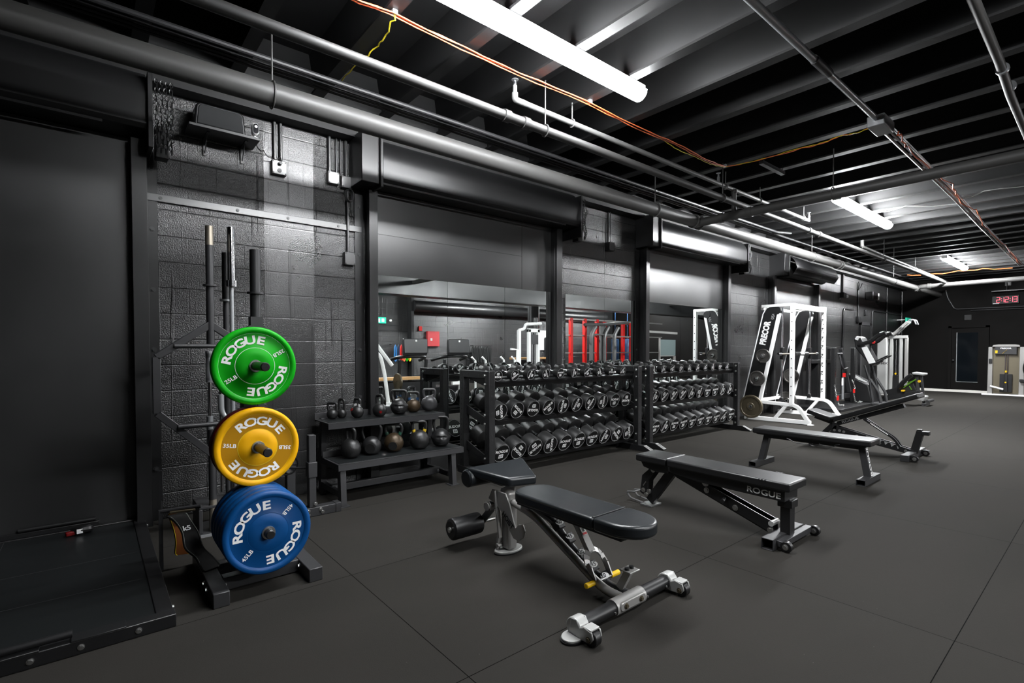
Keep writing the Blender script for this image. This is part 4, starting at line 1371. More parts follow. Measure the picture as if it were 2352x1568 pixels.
b.add(vs, [(4, 3, 2, 1, 0), (5, 6, 7, 8, 9)] + [(i, (i + 1) % 5, 5 + (i + 1) % 5, 5 + i) for i in range(5)])
b.build('seat_pad', 'vinyls', t, .018, 4)
MB().lathe([(0, 0), (.050, 0), (.060, .012), (.060, .488), (.050, .50), (0, .50)], (1.90, 2.775, .462), (1, 0, 0), 24).build('seat_roll', 'vinyls', t)
MB().lathe([(0, 0), (.055, 0), (.069, .010), (.071, .02), (.071, .215), (.069, .228), (.055, .235), (0, .235)], (1.795, 2.80, .135), (1, 0, 0), 30).build('leg_roller', 'vinyl', t)
MB().cyl((1.785, 2.80, .135), (1.797, 2.80, .135), .018, n=20).cyl((1.782, 2.80, .135), (1.79, 2.80, .135), .009, n=12).build('roller_cap', 'zinc', t)
MB().cyl((2.0, 2.80, .135), (2.16, 2.80, .135), .014, n=14).build('roller_axle', 'zinc', t)
# frame
b = MB()
b.tube([(2.06, 1.58, .055), (2.05, 1.72, .062), (2.04, 2.24, .318), (2.08, 2.50, .335)], .024, 16, fil=.10)
b.build('spine_tube', 'silver', t)
b = MB().tube([(2.12, 1.60, .055), (2.12, 1.74, .055), (2.125, 1.90, .105), (2.13, 2.05, .19), (2.13, 2.17, .285), (2.12, 2.34, .33)], .022, 14, fil=.05)
b.build('index_rail', 'steelg', t)
b = MB().box(2.045, 2.125, 2.50, 2.585, .02, .40)
b.build('rear_post', 'silver', t, .022, 4)
b = MB()
pl = [(2.085 + .105 * cos(2 * pi * k / 28), 2.55 + .065 * sin(2 * pi * k / 28)) for k in range(28)]
b.prism(pl, 'z', .006, .020)
b.build('rear_foot', 'cast', t, .003)
MB().prism([(2.085 + (x - 2.085) * 1.05, 2.55 + (y - 2.55) * 1.05) for x, y in pl], 'z', 0, .007).build('rubber_foot', 'vinyl', t)
MB().bar((2.02, 2.58, .02), (2.02, 2.56, .12), .03, .016, (0, 1, 0)).bar((2.02, 2.555, .10), (2.02, 2.60, .40), .03, .012, (0, 1, 0)).cyl((2.0, 2.565, .05), (2.04, 2.565, .05), .014, n=14).build('lever_plate', 'silver', t, .003)
b = MB()
J = [(2.64, .40), (2.50, .40), (2.46, .34), (2.42, .24), (2.40, .205), (2.37, .235), (2.33, .245), (2.31, .21), (2.325, .165), (2.37, .13), (2.42, .135), (2.46, .175), (2.53, .27), (2.60, .31), (2.68, .33)]
b.prism(J, 'x', 2.018, 2.028)
jo = b.build('hook_plate', 'silver', t, .002)
MB().text('HOIST', .052, (2.0165, 2.475, .235), (0, -.80, -.60), (0, -.60, .80), .85, .03).build('lettering', 'dark', jo)
b = MB().prism([(2.64, .40), (2.55, .42), (2.56, .36), (2.60, .27), (2.66, .24), (2.72, .30), (2.70, .37)], 'x', 2.14, 2.15)
b.cyl((2.0, 2.66, .285), (2.19, 2.66, .285), .030, n=20)
b.cyl((1.985, 2.66, .285), (2.0, 2.66, .285), .030, .022, n=20)
b.build('pivot_bracket', 'silver', t, .003)
MB().bar((2.05, 2.67, .27), (2.05, 2.79, .145), .055, .008, (1, 0, 0)).build('roller_arm', 'silver', t, .003)
MB().bar((2.10, 1.985, .385), (2.10, 1.845, .20), .030, .050, (1, 0, 0)).build('support_arm', 'silver', t, .003)
MB().box(2.06, 2.14, 1.95, 2.05, .355, .378).build('arm_bracket', 'silver', t, .004)
b = MB().obox((2.10, 1.909, .312), (.034, .003, .056), (R(-37), 0, 0))
wl = b.build('warning_label', 'print', t)
MB().obox((2.10, 1.9205, .3295), (.032, .003, .012), (R(-37), 0, 0)).cut().obox((2.10, 1.8955, .2965), (.032, .003, .012), (R(-37), 0, 0)).build('label_band', 'redp', wl, each=True)
MB().obox((2.10, 1.908, .313), (.014, .003, .020), (R(-37), 0, 0)).build('pictogram', 'dark', wl)
U = [(2.035, 1.765, .085), (2.035, 1.80, .15)] + [(2.10 - .065 * cos(R(180 * k / 8)), 1.815 + .035 * sin(R(180 * k / 8)), .165 + .055 * sin(R(180 * k / 8))) for k in range(9)] + [(2.165, 1.80, .15), (2.165, 1.765, .085)]
b = MB()
for i in range(len(U) - 1): b.bar(U[i], U[i + 1], .034, .008, (1, 0, 0) if i in (0, 1, len(U) - 2, len(U) - 3) else (0, -.5, .86))
b.build('yoke', 'silver', t)
for xa, xb in ((1.965, 2.035), (2.165, 2.235)): MB().cyl((xa, 1.765, .085), (xb, 1.765, .085), .0145, n=16).build('pin_grip', 'cap', t, .003)
MB().cyl((2.03, 1.765, .085), (2.17, 1.765, .085), .010, n=12).build('pin', 'zinc', t)
for lab_, y, z in (('60', 2.13, .275), ('45', 2.045, .215), ('30', 1.955, .15), ('15', 1.865, .110), ('0', 1.785, .075)):
    nn = Vector((-.25, -.62, .74)).normalized()
    o_ = Vector((2.125, y, z)) + nn * .024
    h = MB().obox((2.125, y, z), (.062, .050, .058), (R(-40), 0, R(8))).build('index_block', 'dark', t, .006)
    xd = Vector((.93, -.30, .06)).normalized()
    yd = nn.cross(xd)
    b = MB()
    oo = o_ + nn * .0085
    pl_ = []
    for k in range(20):
        a = 2 * pi * k / 20
        pl_.append(oo + xd * (.021 * cos(a) * (1 + .25 * abs(cos(a)))) + yd * (.0175 * sin(a)))
    b.add(pl_, [list(range(20))])
    pt = b.build('number_plate', 'print', h)
    MB().text(lab_, .032, oo + nn * .0008, xd, yd, .9, .02).build('number', 'dark', pt)
b = MB().bar((2.115, 1.66, .07), (2.115, 1.60, .185), .04, .026, (1, 0, 0)).box(2.075, 2.155, 1.565, 1.635, .183, .190)
sb = b.build('stop_bracket', 'silver', t, .002)
MB().cyl((2.095, 1.60, .19), (2.095, 1.60, .203), .013, n=14).cut().cyl((2.13, 1.60, .19), (2.13, 1.60, .203), .013, n=14).build('rubber_stop', 'vinyl', sb, each=True)
MB().cyl((1.70, 1.575, .052), (2.42, 1.575, .052), .034, n=24).build('base_bar', 'steel', t)
MB().cyl((1.945, 1.575, .052), (2.175, 1.575, .052), .040, n=28).build('base_sleeve', 'silver', t)
b = MB()
pl_ = [(2.06 + (.078 if a_ < 6 or a_ > 17 else -.078) + .022 * cos(2 * pi * a_ / 24), .062 + .022 * sin(2 * pi * a_ / 24)) for a_ in range(24)]
b.prism(pl_, 'y', 1.531, 1.545)
jp = b.build('joint_plate', 'silver', t, .003)
b = MB()
for x in (2.0, 2.12): b.bolt((x, 1.531, .062), (0, -1, 0), .010, .010)
b.build('bolt', 'brass', jp, each=True)
for s, x in ((-1, 1.70), (1, 2.42)):
    b = MB().cyl((x - .03, 1.575, .052), (x + .03, 1.575, .052), .046, n=26)
    pl_ = [(1.59, .095), (1.60, .03), (1.54, .014), (1.475, .02), (1.455, .045), (1.465, .075), (1.51, .083), (1.535, .07), (1.555, .098)]
    b.prism(pl_, 'x', x - .032, x - .024).prism(pl_, 'x', x + .024, x + .032).box(x - .03, x + .03, 1.47, 1.52, .072, .083)
    e = b.build('end_casting', 'cast', t, .004)
    MB().cyl((x - .020, 1.483, .036), (x + .020, 1.483, .036), .036, n=26).build('wheel', 'vinyl', t, .004)
    MB().bolt((x - .030, 1.483, .036), (-1, 0, 0), .010, .008).bolt((x + .030, 1.483, .036), (1, 0, 0), .010, .008).build('axle_bolt', 'brass', e, each=True)
    fx, fy = x - .03 * (1 if s < 0 else -1), 1.575
    pl2 = [(fx + .062 * cos(2 * pi * k / 26), fy + .048 * sin(2 * pi * k / 26)) for k in range(26)]
    ft = MB().prism(pl2, 'z', .008, .020).build('foot_plate', 'cast', t, .003)
    MB().prism([(fx + (a - fx) * 1.08, fy + (c - fy) * 1.08) for a, c in pl2], 'z', 0, .009).build('rubber_foot', 'vinyl', t)
b = MB()
for x in (1.76, 1.93, 2.19, 2.36): b.cut().cyl((x, 1.543, .045), (x, 1.538, .045), .006, n=8)
b.build('screw', 'zinc', t, each=True)

# black adjustable bench with ladder, second
BX = 3.65
t = empty('adjustable_bench', (BX, 2.0, 0), 'black adjustable bench laid flat behind the grey one, white lettering on its side', 'bench', 'weight benches')
b = MB(); slab(b, (BX, 1.375, .436), (BX, 2.30, .446), .285, .058)
bp_ = b.build('back_pad', 'vinyl', t, .012, 3)
b = MB(); slab(b, (BX, 2.315, .446), (BX, 2.60, .446), .285, .058)
sp_ = b.build('seat_pad', 'vinyl', t, .012, 3)
b = MB()
for q in range(26): b.obox((BX - .12 + q * .0096, 2.304, .448), (.006, .014, .003), (0, 0, .5 if q % 2 else -.4))
b.build('worn_edge', 'printg', bp_)
MB().text('ROGUE', .070, (BX, 1.56, .4375), (-1, 0, 0), (0, -1, 0), 1.3, .02, .0014).build('embossed_name', 'steelg', bp_)
b = MB().prism([(1.42, .375), (2.33, .388), (2.33, .345), (2.05, .31), (1.42, .30)], 'x', BX - .105, BX + .105)
bm_ = b.build('pad_beam', 'steel', t, .003)
MB().text('ROGUE', .055, (BX - .1058, 1.56, .336), (0, -1, -.03), (0, -.03, 1), 1.25, .02).build('lettering', 'print', bm_)
MB().prism([(2.30, .39), (2.58, .39), (2.55, .34), (2.42, .315), (2.31, .325)], 'x', BX - .10, BX + .10).build('seat_beam', 'steel', t, .003)
b = MB()
sp0, sp1 = [(2.36, .365), (2.28, .30), (1.52, .045), (1.52, .13), (2.25, .37)], None
b.prism(sp0, 'x', BX - .045, BX - .035).prism(sp0, 'x', BX + .035, BX + .045).prism([(2.36, .35), (2.28, .29), (1.54, .04), (1.54, .055), (2.30, .32)], 'x', BX - .036, BX + .036)
fr_ = b.build('spine', 'steel', t, .002)
b = MB()
for q in range(5):
    y = 1.58 + q * .065
    b.bar((BX - .034, y, .10 + q * .022), (BX - .034, y + .045, .125 + q * .022), .004, .010, (1, 0, 0)).bar((BX + .034, y, .10 + q * .022), (BX + .034, y + .045, .125 + q * .022), .004, .010, (1, 0, 0))
b.build('ladder_slot', 'galv', fr_)
b = MB()
for y, z, r in ((2.02, .300, .019), (2.01, .245, .015), (1.785, .165, .015), (1.535, .068, .015)): b.bolt((BX - .045, y, z), (-1, 0, 0), r, .012)
b.build('bolt', 'zinc', fr_, each=True)
MB().cyl((BX - .051, 1.53, .115), (BX + .051, 1.53, .115), .019, n=20).build('ladder_pin', 'cast', t)
MB().cyl((BX - .05, 1.86, .215), (BX - .115, 1.85, .21), .016, n=14).build('pull_handle', 'steel', t)
MB().box(BX - .04, BX + .04, 1.41, 1.475, .06, .31).build('rear_post', 'steel', t, .004)
MB().box(BX - .05, BX + .05, 1.395, 1.49, .25, .302).build('post_bracket', 'steel', t, .003)
b = MB().box(BX - .245, BX + .245, 1.43, 1.51, 0, .006).box(BX - .245, BX + .245, 1.43, 1.51, .069, .075).box(BX - .245, BX + .245, 1.43, 1.436, 0, .075).box(BX - .245, BX + .245, 1.504, 1.51, 0, .075)
b.build('base_tube', 'steelg', t, .002)
MB().box(BX - .20, BX + .28, 1.385, 1.43, .025, .065).build('wheel_bar', 'steelg', t, .003)
for x in (BX - .185, BX + .285):
    w_ = MB().cyl((x - .018, 1.372, .036), (x + .018, 1.372, .036), .036, n=24).build('wheel', 'vinyl', t, .004)
    MB().bolt((x - .018, 1.372, .036), (-1, 0, 0), .013, .010).build('axle_bolt', 'zinc', w_, each=True)
b = MB().bar((BX, 2.33, .33), (BX, 2.545, .035), .075, .05, (1, 0, 0))
b.build('front_leg', 'steel', t, .003)
b = MB()
pl_ = [(2.46, .335), (2.51, .335), (2.60, .25), (2.62, .10), (2.56, .075), (2.55, .20), (2.50, .27)]
b.prism(pl_, 'x', BX - .048, BX - .040).prism(pl_, 'x', BX + .040, BX + .048)
lk = b.build('link_plate', 'steel', t, .002)
b = MB()
for y, z in ((2.49, .312), (2.585, .125), (2.53, .125), (2.56, .09)): b.bolt((BX - .048, y, z), (-1, 0, 0), .014, .010)
b.build('bolt', 'zinc', lk, each=True)
MB().bar((BX - .047, 2.56, .20), (BX - .047, 2.585, .165), .008, .012, (1, 0, 0)).build('latch', 'zinc', lk)
MB().box(BX - .075, BX + .075, 2.49, 2.60, 0, .014).build('front_foot', 'midg', t, .002)
MB().tube([(BX - .05, 2.56, .012), (BX - .05, 2.72, .03), (BX - .05, 2.76, .075), (BX - .05, 2.68, .09), (BX + .05, 2.68, .09), (BX + .05, 2.76, .075), (BX + .05, 2.72, .03), (BX + .05, 2.56, .012)], .008, 8, fil=.02).build('lift_handle', 'midg', t)

# flat bench, third
FX = 5.94
t = empty('flat_bench', (FX, 2.1, 0), 'plain flat black bench on two leaning legs, lettering down one leg', 'bench', 'weight benches')
b = MB(); slab(b, (FX, 1.535, .432), (FX, 2.68, .432), .30, .060)
p_ = b.build('pad', 'vinyl', t, .014, 3)
b = MB().box(FX - .13, FX + .13, 1.58, 2.64, .362, .374).build('pad_board', 'wood' if 0 else 'steel', t)
MB().box(FX - .035, FX + .035, 1.62, 2.58, .318, .364).build('spine', 'steelg', t, .003)
for y0, y1 in ((1.645, 1.590), (2.57, 2.635)):
    l = MB().bar((FX, y0, .35), (FX, y1, .05), .075, .06, (0, 1, 0)).build('leg', 'steelg', t, .003)
    if y0 < 2:
        MB().text('ROGUE', .068, (FX, 1.5860, .21), (0, .18, .98), (-1, 0, 0), 1.3, .02, .001).build('lettering', 'print', l)
    b = MB().box(FX - .24, FX + .24, y1 - .04, y1 + .04, 0, .005).box(FX - .24, FX + .24, y1 - .04, y1 + .04, .055, .06).box(FX - .24, FX + .24, y1 - .04, y1 - .035, 0, .06).box(FX - .24, FX + .24, y1 + .035, y1 + .04, 0, .06)
    b.build('foot', 'steelg', t, .002)
b = MB().tube(wig([(FX - .15, 2.3, .365), (FX - .15, 2.1, .33), (FX - .15, 1.98, .34), (FX - .15, 1.8, .362)], .006, 6), .005, 6)
b.build('torn_lining', 'vinyl', t)

# inclined bench, fourth
QX = 7.75
t = empty('adjustable_bench', (QX, 2.1, 0), 'farthest bench, its backrest raised at a slant, with a ladder rail and a short post', 'bench', 'weight benches')
b = MB(); n_ = slab(b, (QX, 2.46, .415), (QX, 1.56, .795), .30, .060)
b.build('back_pad', 'vinyl', t, .012, 3)
b = MB(); slab(b, (QX, 2.475, .415), (QX, 2.76, .50), .30, .060)
b.build('seat_pad', 'vinyl', t, .012, 3)
b = MB(); slab(b, (QX, 2.44, .352), (QX, 1.72, .655), .08, .055)
bm_ = b.build('back_beam', 'steel', t, .003)
MB().text('ROGUE', .05, (QX - .0408, 2.28, .39), (0, -.92, .39), (0, .39, .92), 1.25, .02).build('lettering', 'printg', bm_)
b = MB(); slab(b, (QX, 2.46, .355), (QX, 2.70, .425), .08, .055)
b.build('seat_beam', 'steel', t, .003)
b = MB()
for s in (-.035, .035): b.tube([(QX + s, 2.13, .42), (QX + s, 1.80, .205), (QX + s, 1.735, .10)], .018, 4, fil=.06)
sa = b.build('support_arm', 'steel', t)
MB().bar((QX - .056, 2.05, .374), (QX - .056, 1.86, .25), .003, .022, (1, 0, 0)).build('white_label', 'print', sa)
MB().prism([(2.46, .30), (2.52, .20), (1.62, .03), (1.60, .09), (2.10, .215)], 'x', QX - .045, QX - .035).prism([(2.46, .30), (2.52, .20), (1.62, .03), (1.60, .09), (2.10, .215)], 'x', QX + .035, QX + .045).build('ladder_rail', 'steel', t, .002)
b = MB()
for q in range(6): b.prism([(1.73 + q * .065, .115 + q * .0165), (1.77 + q * .065, .125 + q * .0165), (1.76 + q * .065, .085 + q * .0165)], 'x', QX - .047, QX - .044)
b.build('ladder_slot', 'cast', t)
b = MB()
for y, z in ((2.40, .235), (2.46, .235), (2.35, .225), (1.68, .07), (2.2, .19), (1.95, .13)): b.bolt((QX - .045, y, z), (-1, 0, 0), .012, .008)
b.build('bolt', 'zinc', t, each=True)
MB().bar((QX, 2.46, .34), (QX, 2.72, .03), .06, .06, (1, 0, 0)).build('front_leg', 'steel', t, .003)
MB().bar((QX, 2.46, .34), (QX, 2.47, .24), .06, .09, (1, 0, 0)).build('pivot_plate', 'steel', t, .003)
MB().tube([(QX - .2, 2.70, .03), (QX + .2, 2.70, .03)], .025, 12).tube([(QX - .10, 2.68, .03), (QX - .10, 2.50, .06), (QX + .10, 2.50, .06), (QX + .10, 2.68, .03)], .010, 8, fil=.03).build('front_foot', 'steel', t)
MB().bar((QX, 1.605, .06), (QX, 1.545, .33), .075, .07, (1, 0, 0)).build('rear_post', 'steel', t, .004)
MB().box(QX - .04, QX + .04, 1.46, 1.53, .285, .33).box(QX - .03, QX + .03, 1.53, 1.58, .33, .35).build('post_hook', 'steel', t, .004)
MB().box(QX - .40, QX + .40, 1.575, 1.655, 0, .075).build('base_tube', 'steelg', t, .004)
for x in (QX - .33, QX + .20):
    w_ = MB().cyl((x - .02, 1.53, .038), (x + .02, 1.53, .038), .038, n=22).build('wheel', 'vinyl', t, .004)
    MB().bolt((x - .02, 1.53, .038), (-1, 0, 0), .014, .008).build('axle_bolt', 'zinc', w_, each=True)
    MB().box(x + .02, x + .035, 1.50, 1.58, .02, .07).build('wheel_bracket', 'steel', t)


# ------------------------------------------------------------------ white lifting machine
SA, SB = 9.62, 11.10
t = empty('smith_machine', (10.6, 3.95, 0), 'white barbell machine with slanting black side panels beside the farther dumbbell rack', 'lifting machine')
for x, s in ((SA, -1), (SB, 1)):
    pl = [(4.66, .17), (4.40, .17), (4.01, 1.95), (3.99, 2.12), (4.10, 2.125), (4.20, 2.08), (4.26, 1.98)]
    sp = MB().prism(pl, 'x', x - .022, x + .022).build('side_panel', 'steel', t, .002)
    b = MB().prism([(4.675, .17), (4.658, .17), (4.258, 1.98), (4.275, 1.985)], 'x', x - .028, x + .028)
    b.prism([(4.275, 1.985), (4.258, 1.98), (4.20, 2.08), (4.10, 2.122), (4.10, 2.14), (4.21, 2.097)], 'x', x - .028, x + .028)
    b.build('panel_edge', 'white', sp)
    MB().bar((x, 4.375, .06), (x, 3.985, 1.98), .055, .055, (1, 0, 0)).build('slant_rail', 'white', t, .004)
    if s < 0:
        d_ = Vector((0, -.215, .977)).normalized()
        up_ = Vector((0, .977, .215))
        b = MB().text('PRECOR', .150, (x - .024, 4.222, 1.625), d_, up_, .78, .05)
        b.build('lettering', 'print', sp)
        MB().text('USA', .075, (x - .024, 4.085, 1.93), d_, up_, .8, .0).build('lettering', 'printg', sp)
    MB().bar((x, 4.30, 2.125), (x, 3.72, 2.125), .05, .05).build('top_arm', 'white', t, .004)
    MB().bar((x, 4.62, .36), (x, 3.84, .335), .055, .06).build('lower_rail', 'white', t, .004)
    b = MB()
    b.tube([(x, 3.90, .335), (x, 3.66, .33), (x, 3.46, .03)], .040, 4, fil=.16)
    b.build('front_leg', 'white', t, .003, ang=25)
    MB().bar((x, 4.60, .035), (x, 3.44, .045), .055, .07).box(x - .05, x + .05, 3.40, 3.48, 0, .012).build('floor_rail', 'white', t, .004)
    p = MB().box(x - .032, x + .032, 3.725, 3.79, .32, 2.13).build('front_post', 'white', t, .004)
    b = MB()
    for q in range(10):
        z = .50 + q * .165
        b.cyl((x - .034, 3.757, z), (x - .030, 3.757, z), .010, n=10)
    b.build('hole', 'dark', p)
    if s > 0:
        b = MB()
        for q in range(9): b.cut().cyl((x - .03, 3.757, .55 + q * .17), (x - .085, 3.757, .55 + q * .17), .012, n=8)
        b.build('catch_peg', 'steel', p, each=True)
    MB().cyl((x - s * .10, 3.97, .40), (x - s * .10, 3.97, 2.10), .0165, n=14).build('guide_rod', 'chrome', t)
    MB().box(x - s * .10 - .035, x - s * .10 + .035, 3.94, 4.0, 1.14, 1.36).build('bar_carriage', 'steel', t, .006)
    MB().box(x - s * .10 - .03, x - s * .10 + .03, 3.94, 4.0, .36, .44).build('bump_stop', 'steel', t, .006)
    MB().cyl((x - .03, 4.02, 2.03), (x + .03, 4.02, 2.03), .07, n=20).build('pulley', 'steel', t)
    MB().bar((x, 3.83, .34), (x, 4.06, .04), .05, .05, (1, 0, 0)).build('rear_brace', 'white', t, .003)
    hb = MB()
    for y, z in ((4.215, 1.206), (4.32, .785), (4.40, .28)): hb.cut().cyl((x, y, z), (x + s * .22, y, z), .0165, n=14)
    hb.build('weight_horn', 'chrome', t, each=True)
MB().box(SA, SB, 3.73, 3.785, 2.045, 2.145).build('crossbeam', 'white', t, .005)
MB().box(SA, SB, 4.27, 4.32, 2.06, 2.12).cut().box(SA, SB, 4.52, 4.57, .30, .36).build('rear_crossbeam', 'white', t, .004, each=True)
MB().cyl((SA - .16, 3.93, 1.243), (SB + .16, 3.93, 1.243), .0145, n=14).build('bar', 'worn', t)
b = MB()
for x in (SA - .16, SB + .06): b.cut().cyl((x, 3.93, 1.243), (x + .10, 3.93, 1.243), .026, n=16)
b.build('bar_sleeve', 'chrome', t, each=True)
MB().cyl((10.15, 3.93, 1.243), (10.36, 3.93, 1.243), .040, n=18).cut().cyl((10.56, 3.93, 1.243), (10.76, 3.93, 1.243), .040, n=18).build('bar_pad', 'steel', t, each=True)
b = MB()
b.cyl((10.36, 3.93, 1.243), (10.56, 3.93, 1.243), .036, n=18)
b.build('white_grip', 'vinylg', t)


def iron(x, y, z, r, th, s, m, lab, ring=True):
    t = empty('weight_plate', (x, y, z), lab, 'weight plate', 'iron plates on the white machine')
    pr_ = [(.022, .004), (r * .30, .0), (r * .34, .008), (r * .80, .008), (r * .84, 0), (r * .97, 0), (r, .006), (r, th - .006), (r * .97, th), (.022, th)]
    MB().lathe(pr_, (x, y, z), (-s * -1, 0, 0), 40, close=True).build('disc', m, t, ang=40)
    if ring: MB().lathe([(.021, -.003), (.032, -.003), (.032, .008), (.021, .008)], (x, y, z), (s, 0, 0), 24, close=True).build('hub', 'zinc', t)


iron(SA - .14, 4.215, 1.206, .128, .035, 1, 'plateg', 'small dark iron plate on the top horn of the near side panel')
iron(SA - .14, 4.32, .785, .142, .04, 1, 'plateg', 'grey iron plate with a ring pattern on the middle horn of the near side panel')
iron(SA - .20, 4.40, .262, .215, .045, 1, 'brass', 'large olive iron plate on the bottom horn of the near side panel')
iron(SB - .10, 4.32, .785, .150, .04, 1, 'plateg', 'iron plate half hidden behind the white front post, middle horn of the far side')
iron(SB - .10, 4.40, .27, .19, .045, 1, 'plateg', 'pale-edged iron plate low behind the white front post, far side')

# ------------------------------------------------------------------ half rack platform and stair climber
t = empty('half_rack', (12.8, 4.1, 0), 'black half rack with jammer arms and chains on a low platform behind the white machine', 'power rack')
MB().box(12.1, 14.12, 3.75, 4.72, 0, .06).build('platform', 'steel', t, .004)
for x, y in ((12.72, 4.1), (14.0, 4.1), (12.75, 4.62), (14.05, 4.62)):
    p = MB().box(x - .04, x + .04, y - .04, y + .04, .06, 1.36).build('upright', 'steel', t, .004)
    b = MB()
    for q in range(16): b.cyl((x - .0415, y, .25 + q * .065), (x - .038, y, .25 + q * .065), .011, n=8).cyl((x, y - .0415, .25 + q * .065), (x, y - .038, .25 + q * .065), .011, n=8)
    b.build('hole', 'dark', p)
    MB().box(x - .04, x + .04, y - .04, y + .04, 1.36, 1.366).build('cap', 'printg', p)
MB().bar((13.15, 4.1, 1.35), (13.62, 4.05, .34), .07, .07, (0, 1, 0)).build('jammer_arm', 'steelg', t, .004)
MB().tube([(12.95, 4.06, 1.22), (12.95, 4.0, .95), (13.02, 4.0, .88), (13.3, 4.0, .90)], .02, 10, fil=.06).cyl((12.8, 4.06, 1.23), (13.1, 4.06, 1.23), .022, n=12).build('arm_handle', 'steelg', t)
MB().cyl((13.0, 4.0, .20), (13.0, 4.0, .70), .022, n=10).build('safety_post', 'galv', t)
MB().bar((13.0, 4.0, .68), (13.0, 4.0, .52), .05, .03, (0, 1, 0)).build('white_sleeve', 'print', t)
MB().obox((13.02, 3.98, .75), (.05, .05, .09)).build('red_latch', 'redp', t)
MB().box(12.75, 13.7, 4.06, 4.14, .20, .30).box(12.75, 14.0, 4.58, 4.66, 1.0, 1.08).build('crossmember', 'steel', t, .003)


def chain(t, pts, r=.022, m='zinc', name='chain'):
    c = MB()
    P = [Vector(p) for p in pts]
    i = 0
    for a, b_ in zip(P[:-1], P[1:]):
        n = max(1, int((b_ - a).length / .036))
        for k in range(n):
            cc = a.lerp(b_, (k + .5) / n)
            d = (b_ - a).normalized()
            x, y, z = frame(d)
            s = x if i % 2 else y
            c.tube([cc + d * (r * cos(q)) + s * (r * .6 * sin(q)) for q in [2 * pi * e / 8 for e in range(8)]], .005, 5, closed=True)
            i += 1
    return c.build(name, m, t)


chain(t, [(13.62, 4.0, .62), (13.75, 3.98, .45), (13.66, 3.98, .30), (13.72, 3.96, .12), (13.85, 3.94, .08), (14.0, 3.94, .10), (13.9, 3.92, .08), (14.08, 3.92, .09)])
chain(t, [(12.5, 4.0, .55), (12.55, 3.98, .3), (12.65, 3.96, .1), (12.9, 3.94, .09), (12.8, 3.92, .08)])
MB().obox((13.66, 3.97, .36), (.05, .03, .09)).cut().obox((12.58, 3.96, .26), (.05, .03, .10)).build('red_tag', 'redp', t, each=True)

CX, CY_ = 14.58, 4.05
t = empty('stair_climber', (CX, CY_, 0), 'black stair climber with white lit screen and handrails in front of a grey weight tower', 'exercise machine')
b = MB().prism([(4.36, .06), (3.78, .06), (3.86, .48), (4.30, .72), (4.36, .72)], 'x', CX - .3, CX + .3)
b.build('body', 'steel', t, .02)
MB().box(CX - .36, CX + .34, 3.60, 4.40, 0, .06).build('base', 'steelg', t, .01)
b = MB()
for q in range(5): b.cut().obox((CX - .31, 4.16 - q * .045, .70 - q * .03), (.012, .20, .02), (R(18), 0, 0))
b.build('step_edge', 'print', t, each=True)
for s in (-.24, .24):
    b = MB().tube([(CX + s, 3.95, .95), (CX + s, 3.84, .55), (CX + s, 3.78, .06)], .03, 10).tube([(CX + s, 3.84, .62), (CX + s, 3.66, .30), (CX + s, 3.62, .06)], .03, 10)
    b.build('frame_post', 'steelg', t)
    MB().tube([(CX + s, 4.1, 1.44), (CX + s, 3.85, 1.50), (CX + s, 3.70, 1.66), (CX + s, 3.55, 1.72)], .05, 10, fil=.1).build('handrail', 'steel', t)
    MB().obox((CX + s, 3.62, 1.735), (.10, .08, .02), (R(-20), 0, 0)).build('rail_pad', 'print', t)
b = MB().prism([(4.20, 1.60), (4.06, 1.62), (3.75, .98), (3.84, .93), (4.16, 1.36)], 'x', CX - .22, CX + .22)
b.build('console', 'steel', t, .02)
MB().prism([(4.03, 1.37), (3.92, 1.40), (3.74, 1.02), (3.87, .98)], 'x', CX - .235, CX - .222).build('lit_screen', 'print', t)
MB().obox((CX - .02, 4.12, 1.60), (.46, .07, .08), (R(25), 0, 0)).build('console_cap', 'print', t)
b = MB()
for s in (-.15, .15): b.cyl((CX + s, 3.80, 1.02), (CX + s, 3.52, 1.18), .016, n=10)
b.cyl((CX - .12, 3.78, 1.0), (CX - .12, 3.62, 1.05), .018, n=10)
b.build('side_lever', 'steel', t)
MB().cyl((CX - .25, 3.78, 1.50), (CX - .235, 3.78, 1.50), .035, n=14).build('stop_button', 'redp', t)

# grey weight tower behind it
GX = 17.6
t = empty('cable_tower', (GX, 4.3, 0), 'tall pale grey weight tower with slanting pulley arms near the far left corner', 'exercise machine')
cb = MB().prism([(4.52, .06), (4.28, .06), (4.28, 1.64), (4.34, 1.68), (4.50, 1.66), (4.52, 1.60)], 'x', GX - .16, GX + .16).build('shroud', 'cast', t, .02)
MB().text('CYBEX', .085, (GX - .162, 4.40, .93), (0, -1, 0), (0, 0, 1), 1.1, .02).tube([(GX - .162, 4.40 + .045 * cos(a), 1.02 + .045 * sin(a)) for a in [R(40 + 280 * k / 12) for k in range(13)]], .008, 6).build('lettering', 'steel', cb)
for y in (4.20, 3.98, 3.86): MB().box(GX - .05, GX + .05, y - .035, y + .035, .05, 1.70 if y > 3.9 else 1.66).build('frame_post', 'cast' if y > 3.9 else 'silver', t, .006)
MB().box(GX - .06, GX + .06, 3.84, 4.26, 1.64, 1.72).box(GX - .06, GX + .06, 3.84, 4.26, .03, .10).build('frame_rail', 'cast', t, .006)
MB().box(GX - .05, GX + .05, 4.03, 4.15, .12, .60).build('weight_stack', 'steel', t, .003)
MB().cyl((GX - .02, 4.09, .6), (GX - .02, 4.09, 1.6), .010, n=8).cyl((GX + .02, 4.04, .12), (GX + .02, 4.04, 1.62), .012, n=8).build('guide_rod', 'chrome', t)
MB().cyl((GX - .06, 4.09, .64), (GX - .05, 4.09, .64), .025, n=12).build('yellow_pin', 'cap', t)
